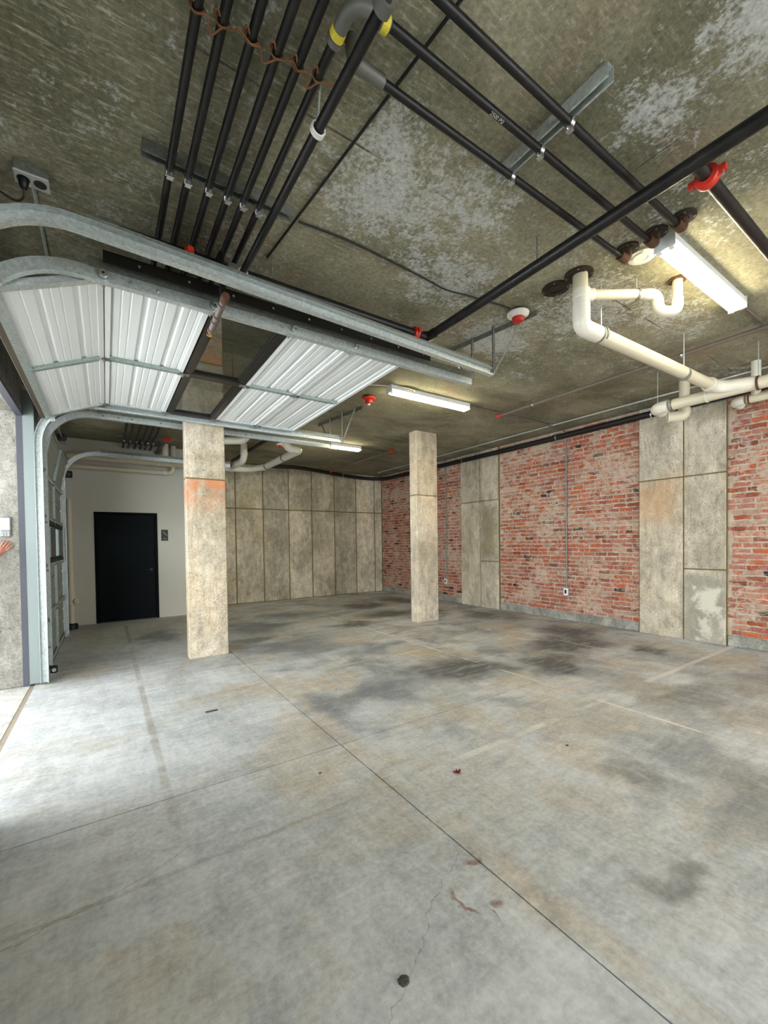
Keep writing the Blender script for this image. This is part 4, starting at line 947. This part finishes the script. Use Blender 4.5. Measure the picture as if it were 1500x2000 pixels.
# ------------------------------------------------------------------ more ceiling services
o = MB().tube(smooth([Vector(p) for p in [(6.87, -4.0, 3.352), (6.87, 0.5, 3.358), (6.87, 3.2, 3.352), (6.868, 5.5, 3.34), (6.865, 8.0, 3.338), (6.85, 9.6, 3.34), (6.72, 10.15, 3.345), (6.3, 10.38, 3.36), (5.5, 10.27, 3.37), (4.6, 9.98, 3.375), (3.9, 9.75, 3.36), (3.2, 9.6, 3.3), (2.85, 9.45, 3.22)]], 6), 0.048, 14).build('black_hose', M['rubber'], smooth=True)
tag(o, 'black pipe hugging the top of the brick wall and back wall', 'pipe')
for i, (x, y, z) in enumerate(((6.83, 2.96, 3.30), (6.83, 4.55, 3.30), (6.83, 6.95, 3.29), (5.5, 10.22, 3.32), (6.83, 7.8, 3.29))):
    mb = MB().ring((6.868, y-0.01, 3.343), (0, 1, 0), 0.055, 0.0485, 0.02, 18) if x > 6 else MB().ring((x-0.01, 10.27, 3.37), (1, 0.2, 0), 0.055, 0.0485, 0.02, 18)
    mb.build('pipe_clip', M['bright'], o, True)
t = thing('sprinkler_line', (5.13, 1.5, 3.42), 'thin brown pipe lengthwise near the right wall with a red end cap', 'pipe')
MB().cyl((5.16, -4, 3.43), (5.11, 4.36, 3.41), 0.021, 14).build('pipe_run', M['oldpipe'], t, True)
MB().lathe((5.11, 4.35, 3.41), (0, 1, 0), [(0.03, 0), (0.034, 0.01), (0.034, 0.05), (0.026, 0.06)], 16).build('red_cap', M['red'], t, True)
for y in (3.75, 1.9): MB().cyl((5.12, y, 3.42), (5.12, y, ZC), 0.006, 8).build('hanger_rod', M['bright'], t, True); MB().ring((5.117, y, 3.4115), (0, 1, 0), 0.028, 0.021, 0.02, 16).build('hanger_ring', M['bright'], t, True)
t = thing('sprinkler_line', (5.08, 8.6, 3.42), 'thin brown pipe near the back corner with red couplings at both ends', 'pipe')
MB().cyl((5.10, 7.25, 3.42), (5.02, 9.98, 3.40), 0.021, 14).build('pipe_run', M['oldpipe'], t, True)
for (x, y, z) in ((5.10, 7.22, 3.42), (5.02, 9.93, 3.40)): MB().lathe((x, y, z), (0, 1, 0), [(0.03, 0), (0.042, 0.01), (0.042, 0.06), (0.03, 0.07)], 16).build('red_coupling', M['red'], t, True)
MB().cyl((5.09, 7.6, 3.42), (5.09, 7.6, ZC), 0.006, 8).build('hanger_rod', M['bright'], t, True)
t = thing('sprinkler_main', (2.5, 8.6, 3.4), 'dark pipe slanting above the far white drain elbows', 'pipe')
MB().cyl((2.46, 9.9, 3.40), (2.52, 7.35, 3.40), 0.036, 16).build('pipe_run', M['pipe'], t, True); red_coupling(t, (2.52, 7.32, 3.40), (0, 1, 0), 0.036)
t = thing('sprinkler_branch', (0.9, 9.0, 3.36), 'far dark pipe with a red coupling above the white wall', 'pipe')
MB().cyl((0.95, 8.3, 3.36), (0.88, 9.61, 3.36), 0.026, 14).build('pipe_run', M['oldpipe'], t, True); red_coupling(t, (0.95, 8.32, 3.36), (0, 1, 0), 0.028)
# conduits to lamps and wall outlets
o = MB().cyl((6.5, -4, ZC-0.028), (6.46, 9.9, ZC-0.028), 0.0125, 10).build('conduit', M['galv'], smooth=True); tag(o, 'thin bright conduit along the ceiling edge above the brick wall', 'conduit')
for i, (y, lb) in enumerate(((4.40, 'dark conduit from the middle lamp to the brick wall'), (7.55, 'dark conduit from the far lamp to the brick wall'))):
    t = thing('lamp_conduit', (5.5, y, ZC-0.02), lb, 'conduit')
    MB().tube(arc_path([(4.5, y+0.02, ZC-0.016), (6.75, y, ZC-0.016), (6.93, y+0.04, ZC-0.06), (6.93, y+0.04, 3.42)], 0.05), 0.010, 10).build('tube', M['oldpipe'], t, True)
    MB().bevbox((6.44, y-0.03, ZC-0.05), (6.52, y+0.03, ZC-0.001), 0.006).build('junction_box', M['galv_dark'], t)
for y, z0, lb in ((4.44, 0.49, 'wall outlet on a long conduit on the wide brick panel'), (7.67, 0.46, 'wall outlet on a long conduit behind the slim column')):
    t = thing('wall_outlet', (6.98, y, z0), lb, 'outlet')
    MB().cyl((BR-0.017, y, z0+0.1), (BR-0.017, y, 3.30), 0.0115, 10).build('conduit', M['galv_dark'], t, True)
    MB().bevbox((BR-0.05, y-0.036, z0-0.02), (BR+0.01, y+0.036, z0+0.10), 0.006).build('box', M['galv'], t)
    MB().bevbox((BR-0.056, y-0.04, z0-0.024), (BR-0.05, y+0.04, z0+0.104), 0.002).build('cover_plate', M['white_plastic'], t)
    MB().box((BR-0.0585, y-0.019, z0+0.005), (BR-0.056, y+0.019, z0+0.075)).build('sockets', M['black'], t)
    for z in (1.3, 2.2): MB().box((BR-0.03, y-0.022, z-0.008), (BR-0.002, y+0.022, z+0.008)).build('strap', M['galv_dark'], t)

# lamps
def lamp(xa, xb, y, label):
    t = thing('strip_lamp', ((xa+xb)/2, y, ZC-0.1), label, 'lamp', 'fluorescent strip lamps')
    zb = ZC-0.062
    mb = MB(); L = [(xa, y-0.035), (xb, y-0.035)]
    mb.sweep([Vector((xa, y, zb)), Vector((xb, y, zb))], [(Vector((0, 1, 0)), Vector((0, 0, 1)))]*2, [(-0.062, 0), (-0.05, 0.0615), (0.05, 0.0615), (0.062, 0)])
    mb.build('housing', M['white_steel'], t)
    for x in (xa, xb): MB().box((x-0.003, y-0.064, zb-0.035), (x+0.003, y+0.064, zb+0.06)).build('end_plate', M['white_steel'], t)
    for s in (-1, 1):
        MB().cyl((xa+0.03, y+s*0.036, zb-0.024), (xb-0.03, y+s*0.036, zb-0.024), 0.0165, 14).build('tube', M['tube'], t, True)
        for x, d in ((xa+0.004, 1), (xb-0.004, -1)): MB().box((x, y+s*0.036-0.014, zb-0.045), (x+d*0.026, y+s*0.036+0.014, zb)).build('lamp_holder', M['white_plastic'], t)
lamp(3.14, 4.50, 1.275, 'lit strip lamp nearest the camera beside the white trap')
lamp(3.07, 4.46, 4.42, 'lit strip lamp in the middle of the ceiling before the slim column')
lamp(3.10, 4.46, 7.53, 'lit strip lamp furthest away beyond the track ends')
lamp(3.07, 4.46, -1.9, 'lit strip lamp on the ceiling behind the camera')
o = MB().tube(smooth([Vector(p) for p in ((2.62, 4.60, ZC-0.01), (3.0, 4.45, ZC-0.01), (3.25, 4.34, ZC-0.02), (3.42, 4.33, ZC-0.03), (3.40, 4.37, ZC-0.045))]), 0.008, 8).build('lamp_cable', M['pvc'], smooth=True); tag(o, 'pale cable curling into the middle strip lamp', 'cable')
o = MB().cyl((4.52, 1.275, ZC-0.016), (6.46, 1.275, ZC-0.016), 0.010, 10).build('conduit', M['oldpipe'], smooth=True); tag(o, 'dark conduit leaving the near lamp to the right', 'conduit')
# detectors
def detector(x, y, label, redside):
    t = thing('fire_detector', (x, y, ZC-0.09), label, 'detector')
    MB().lathe((x, y, ZC), (0, 0, -1), [(0.055, 0), (0.055, 0.028)], 24).build('back_box', M['black'], t, True)
    MB().lathe((x, y, ZC-0.028), (0, 0, -1), [(0.06, 0), (0.094, 0.004), (0.092, 0.018), (0.062, 0.038), (0.05, 0.042)], 30).build('white_base', M['white_plastic'] if not redside else M['red'], t, True)
    MB().lathe((x, y, ZC-0.068), (0, 0, -1), [(0.052, 0), (0.052, 0.012), (0.044, 0.036), (0.015, 0.042)], 24).build('red_dome', M['red'], t, True)
    if redside: MB().cyl((x, y, ZC-0.11), (x, y, ZC-0.13), 0.02, 14).build('strobe', M['white_plastic'], t, True)
detector(3.05, 2.39, 'round white detector with a red dome by the near track ends', False)
detector(3.05, 4.88, 'all red detector left of the middle lamp', True)
detector(2.93, 8.0, 'small white and red detector among the far drain pipes', False)

# ------------------------------------------------------------------ small things
t = thing('stair_sign', (1.005, YW-0.006, 1.57), 'small black stair sign beside the dark door', 'sign')
MB().bevbox((0.945, YW-0.009, 1.572), (1.068, YW-0.001, 1.797), 0.002).build('plate', M['black'], t)
st = []
zz = MB(); x, z = 0.968, 1.752
for k in range(4):
    zz.box((x, YW-0.0102, z-0.006), (x+0.022, YW-0.009, z+0.002)); zz.box((x+0.016, YW-0.0102, z-0.022), (x+0.022, YW-0.009, z)); x += 0.019; z -= 0.0185
zz.build('stair_symbol', M['sign_white'], t)
cu = bpy.data.curves.new('sign_lettering', 'FONT'); cu.body = 'STAIR'; cu.size = 0.026; cu.align_x = 'CENTER'; cu.align_y = 'CENTER'; cu.extrude = 0.0004; cu.materials.append(M['sign_white'])
o = bpy.data.objects.new('sign_lettering', cu); col.objects.link(o); o.parent = t; o.location = Vector((1.006, YW-0.0098, 1.612)) - ORG[t.name]; o.rotation_euler = (R(90), 0, 0)
bpy.context.view_layer.update(); me = bpy.data.meshes.new_from_object(o.evaluated_get(bpy.context.evaluated_depsgraph_get())); ml = o.matrix_local.copy(); bpy.data.objects.remove(o); o = bpy.data.objects.new('sign_lettering', me); col.objects.link(o); o.parent = t; o.matrix_local = ml
t = thing('alarm_horn', (-0.55, YW-0.08, 2.75), 'small black box high on the white wall under the drain pipes', 'alarm')
MB().bevbox((-0.60, YW-0.07, 2.745), (-0.49, YW, 2.865), 0.01).build('housing', M['black'], t); MB().cyl((-0.545, YW-0.07, 2.805), (-0.545, YW-0.078, 2.805), 0.035, 18).build('grille', M['steel_dark'], t, True)
# key pad on the pier
KY = 5.74
t = thing('door_keypad', (-0.86, KY-0.03, 1.6), 'white keypad with a flip cover on the concrete pier at the left edge', 'keypad')
MB().bevbox((-0.90, KY-0.028, 1.575), (-0.815, KY-0.0015, 1.785), 0.01).build('housing', M['keypad_dark'], t)
MB().bevbox((-0.897, KY-0.037, 1.645), (-0.818, KY-0.029, 1.775), 0.006).build('flip_cover', M['keypad'], t)
for r_ in range(2):
    for c_ in range(3): MB().bevbox((-0.888+0.023*c_, KY-0.033, 1.588+0.024*r_), (-0.872+0.023*c_, KY-0.0285, 1.604+0.024*r_), 0.002).build('key', M['keypad'], t)
# things lying on the floor
lf = MB(); pts = [(0, 0)]+[(0.026*(1+0.35*math.cos(5*a))*math.cos(a), 0.018*(1+0.3*math.cos(5*a+0.4))*math.sin(a)) for a in [2*math.pi*k/20 for k in range(20)]]
top = [(1.808+x, 1.906+y, 0.004+0.010*abs(math.sin(9*x*20))+0.004*((k*7) % 3)) for k, (x, y) in enumerate(pts)]
lf.add(top+[(x, y, z-0.002) for x, y, z in top], [(0, 1+k, 1+(k+1) % 20) for k in range(20)]+[(21, 22+(k+1) % 20, 22+k) for k in range(20)]+[(1+k, 22+k, 22+(k+1) % 20, 1+(k+1) % 20) for k in range(20)])
for i, v in enumerate(lf.v): v.z = max(v.z, 0.0005)
o = lf.build('dry_leaf', M['leaf']); tag(o, 'small curled red leaf on the open floor', 'leaf')
o = MB().bevbox((0.69, 3.855, 0.0), (0.79, 3.885, 0.006), 0.002).build('metal_strip', M['steel_dark']); tag(o, 'short dark metal strip lying on the floor before the wide column', 'metal strip')
def lump(x, y, r, h, seed):
    rnd = random.Random(seed); n = 14; vs = [(x, y, h)]; fs = []
    for ring, (rr, hh) in enumerate(((0.45, 0.9), (0.8, 0.55), (1.0, 0.0))):
        for k in range(n):
            a = 2*math.pi*k/n; q = rr*r*(1+rnd.uniform(-.22, .22)); vs.append((x+q*math.cos(a), y+q*math.sin(a)*0.9, max(0, h*hh*(1+rnd.uniform(-.3, .3)))))
    fs += [(0, 1+k, 1+(k+1) % n) for k in range(n)]
    for ring in range(2): fs += [(1+ring*n+k, 1+(ring+1)*n+k, 1+(ring+1)*n+(k+1) % n, 1+ring*n+(k+1) % n) for k in range(n)]
    fs.append(tuple(1+2*n+k for k in range(n-1, -1, -1)))
    return MB().add(vs, fs)
o = lump(0.791, 1.101, 0.020, 0.006, 3).build('mud_clump', M['mud']); tag(o, 'dark dried mud spot on the floor nearest the camera', 'mud')
o = lump(1.101, 2.412, 0.009, 0.004, 5).build('pebble', M['mud']); tag(o, 'tiny dark pebble left of the crossing saw cuts', 'pebble')
o = lump(2.70, 1.72, 0.012, 0.005, 8).build('pebble', M['mud']); tag(o, 'tiny dark pebble right of the red leaf', 'pebble')

# ------------------------------------------------------------------ the person outside the frame, one hand at the keypad
def skin_mesh(name, verts, edges, radii, mat, parent, org, root=0, sub=2):
    me = bpy.data.meshes.new(name); me.from_pydata([tuple(Vector(v)-org) for v in verts], edges, []); me.materials.append(mat)
    o = bpy.data.objects.new(name, me); col.objects.link(o); o.parent = parent
    sk = o.modifiers.new('skin', 'SKIN'); sk.use_smooth_shade = True
    if not me.skin_vertices: me.attributes.new('skin', 'FLOAT', 'POINT') if False else None
    if not me.skin_vertices:
        bpy.context.view_layer.objects.active = o; bpy.ops.object.mode_set(mode='EDIT'); bpy.ops.object.mode_set(mode='OBJECT')
    layer = me.skin_vertices[0].data
    for i, r_ in enumerate(radii): layer[i].radius = r_ if isinstance(r_, tuple) else (r_, r_)
    layer[root].use_root = True
    sb = o.modifiers.new('subdivision', 'SUBSURF'); sb.levels = sub; sb.render_levels = sub
    return o
PXc, PYc = -1.42, 5.20
pt = thing('person', (PXc, PYc, 0), 'hand of a person in a black sleeve reaching to the keypad', 'person')
po = ORG[pt.name]
WR = Vector((-0.918, 5.652, 1.378))           # wrist of the reaching arm
SH = Vector((PXc+0.19, PYc+0.02, 1.40)); EL = Vector((-1.10, 5.46, 1.17))
V = [(PXc, PYc, 0.98), (PXc, PYc, 1.18), (PXc, PYc, 1.40), (PXc, PYc+0.01, 1.50), (PXc, PYc+0.03, 1.60), (PXc, PYc+0.035, 1.72),
     tuple(SH), tuple(EL), tuple(WR), (PXc-0.19, PYc+0.02, 1.40), (PXc-0.23, PYc+0.0, 1.12), (PXc-0.22, PYc+0.08, 0.86), (PXc-0.215, PYc+0.11, 0.76),
     (PXc+0.10, PYc, 0.92), (PXc+0.11, PYc+0.01, 0.50), (PXc+0.11, PYc-0.01, 0.09), (PXc+0.13, PYc+0.16, 0.045),
     (PXc-0.10, PYc, 0.92), (PXc-0.11, PYc+0.01, 0.50), (PXc-0.11, PYc-0.01, 0.09), (PXc-0.13, PYc+0.16, 0.045)]
Ed = [(0,1),(1,2),(2,3),(3,4),(4,5),(2,6),(6,7),(7,8),(2,9),(9,10),(10,11),(11,12),(0,13),(13,14),(14,15),(15,16),(0,17),(17,18),(18,19),(19,20)]
Ra = [(0.15,0.10),(0.13,0.095),(0.14,0.10),0.055,(0.075,0.09),(0.07,0.085),0.058,0.042,(0.022,0.028),0.058,0.042,0.028,(0.02,0.035),0.085,0.055,0.042,0.035,0.085,0.055,0.042,0.035]
# the reaching hand grows out of the wrist: palm, four fingers and a thumb
dirv = Vector((0.50, 0.28, 0.82)).normalized()
acr = Vector((0.80, 0.0, -0.50)).normalized(); nr = Vector((0, 1, 0))
palm = WR + Vector((0.034, 0.030, 0.058)); V.append(tuple(palm)); Ed.append((8, len(V)-1)); Ra.append((0.017, 0.038)); ip = len(V)-1
for k, (off, l1, l2, l3) in enumerate(((-0.030, 0.040, 0.026, 0.020), (-0.010, 0.044, 0.030, 0.021), (0.011, 0.041, 0.027, 0.020), (0.031, 0.032, 0.021, 0.017))):
    b = palm + acr*off + dirv*0.028
    fd = (dirv + acr*off*4 + Vector((0, -0.15, 0))).normalized(); p1 = b + fd*l1; p2 = p1 + (fd+Vector((0.05, 0.35, -0.05))).normalized()*l2; p3 = p2 + (fd+Vector((0.05, 0.75, -0.1))).normalized()*l3
    lim = KY - 0.010
    base = len(V)
    for p, r_ in ((b, 0.0098), (p1, 0.0090), (p2, 0.0082), (p3, 0.0068)):
        p = Vector(p); p.y = min(p.y, lim); V.append(tuple(p)); Ra.append(r_)
    Ed.extend([(ip, base), (base, base+1), (base+1, base+2), (base+2, base+3)])
tb = palm - acr*0.036 + Vector((-0.018, -0.004, -0.010)); base = len(V)
for p, r_ in ((tb, 0.0125), (tb - acr*0.024 + dirv*0.020, 0.0105), (tb - acr*0.034 + dirv*0.046 + nr*0.006, 0.0085)): V.append(tuple(p)); Ra.append(r_)
Ed.extend([(ip, base), (base, base+1), (base+1, base+2)])
skin_mesh('body', V, Ed, Ra, M['skin'], pt, po)
def grow(idx, g, name, mat, extra=()):
    mp = {j: k for k, j in enumerate(idx)}
    vv = [V[j] for j in idx]; ee = [(mp[a], mp[b]) for a, b in Ed if a in mp and b in mp]
    rr = [tuple(q+g for q in Ra[j]) if isinstance(Ra[j], tuple) else Ra[j]+g for j in idx]
    return skin_mesh(name, vv, ee, rr, mat, pt, po)
cuff = WR - (WR-EL).normalized()*0.035
V8 = V[8]; V[8] = tuple(cuff); grow([0, 1, 2, 6, 7, 8, 9, 10, 11], 0.013, 'jacket', M['cloth']); V[8] = V8
grow([0, 13, 14, 15, 17, 18, 19], 0.012, 'trousers', M['jeans'])
for s in (1, -1):
    x = PXc+0.115*s
    MB().lathe((x, PYc-0.06, 0.05), (0.06*s, 1, 0), [(0.02, 0), (0.048, 0.02), (0.052, 0.12), (0.05, 0.2), (0.03, 0.27), (0.008, 0.285)], 16).build('shoe', M['shoe'], pt, True)
    MB().box((x-0.05, PYc-0.07, 0.0), (x+0.05, PYc+0.20, 0.02)).build('shoe_sole', M['black'], pt)
hd = Vector((PXc, PYc+0.035, 1.665))
hm = MB(); n = 18
hm.add(*(lambda vs, fs: (vs, fs))([(hd.x+0.095*math.sin(a)*math.cos(b), hd.y-0.012+0.11*math.sin(a)*math.sin(b), hd.z+0.02+0.115*math.cos(a)) for a in [math.pi*0.62*k/8+0.001 for k in range(9)] for b in [math.pi*1.0*j/n+math.pi for j in range(n+1)]],
    [(k*(n+1)+j, k*(n+1)+j+1, (k+1)*(n+1)+j+1, (k+1)*(n+1)+j) for k in range(8) for j in range(n)]))
o = hm.build('hair', M['hair'], pt, True); sd = o.modifiers.new('thickness', 'SOLIDIFY'); sd.thickness = 0.02
for s in (-1, 1):
    MB().lathe((hd.x+0.03*s, hd.y+0.078, hd.z+0.01), (0, 1, 0), [(0.004, 0), (0.011, 0.004), (0.009, 0.010), (0.003, 0.012)], 12).build('eye', M['white_plastic'], pt, True)
    MB().lathe((hd.x+0.078*s, hd.y, hd.z), (s, 0.1, 0), [(0.028, 0), (0.032, 0.008), (0.02, 0.014)], 12).build('ear', M['skin'], pt, True)
MB().lathe((hd.x, hd.y+0.07, hd.z-0.018), (0, 1, -0.2), [(0.016, 0), (0.015, 0.02), (0.006, 0.034)], 12).build('nose', M['skin'], pt, True)
MB().bevbox((hd.x-0.024, hd.y+0.07, hd.z-0.058), (hd.x+0.024, hd.y+0.084, hd.z-0.048), 0.004).build('mouth', M['leaf'], pt)
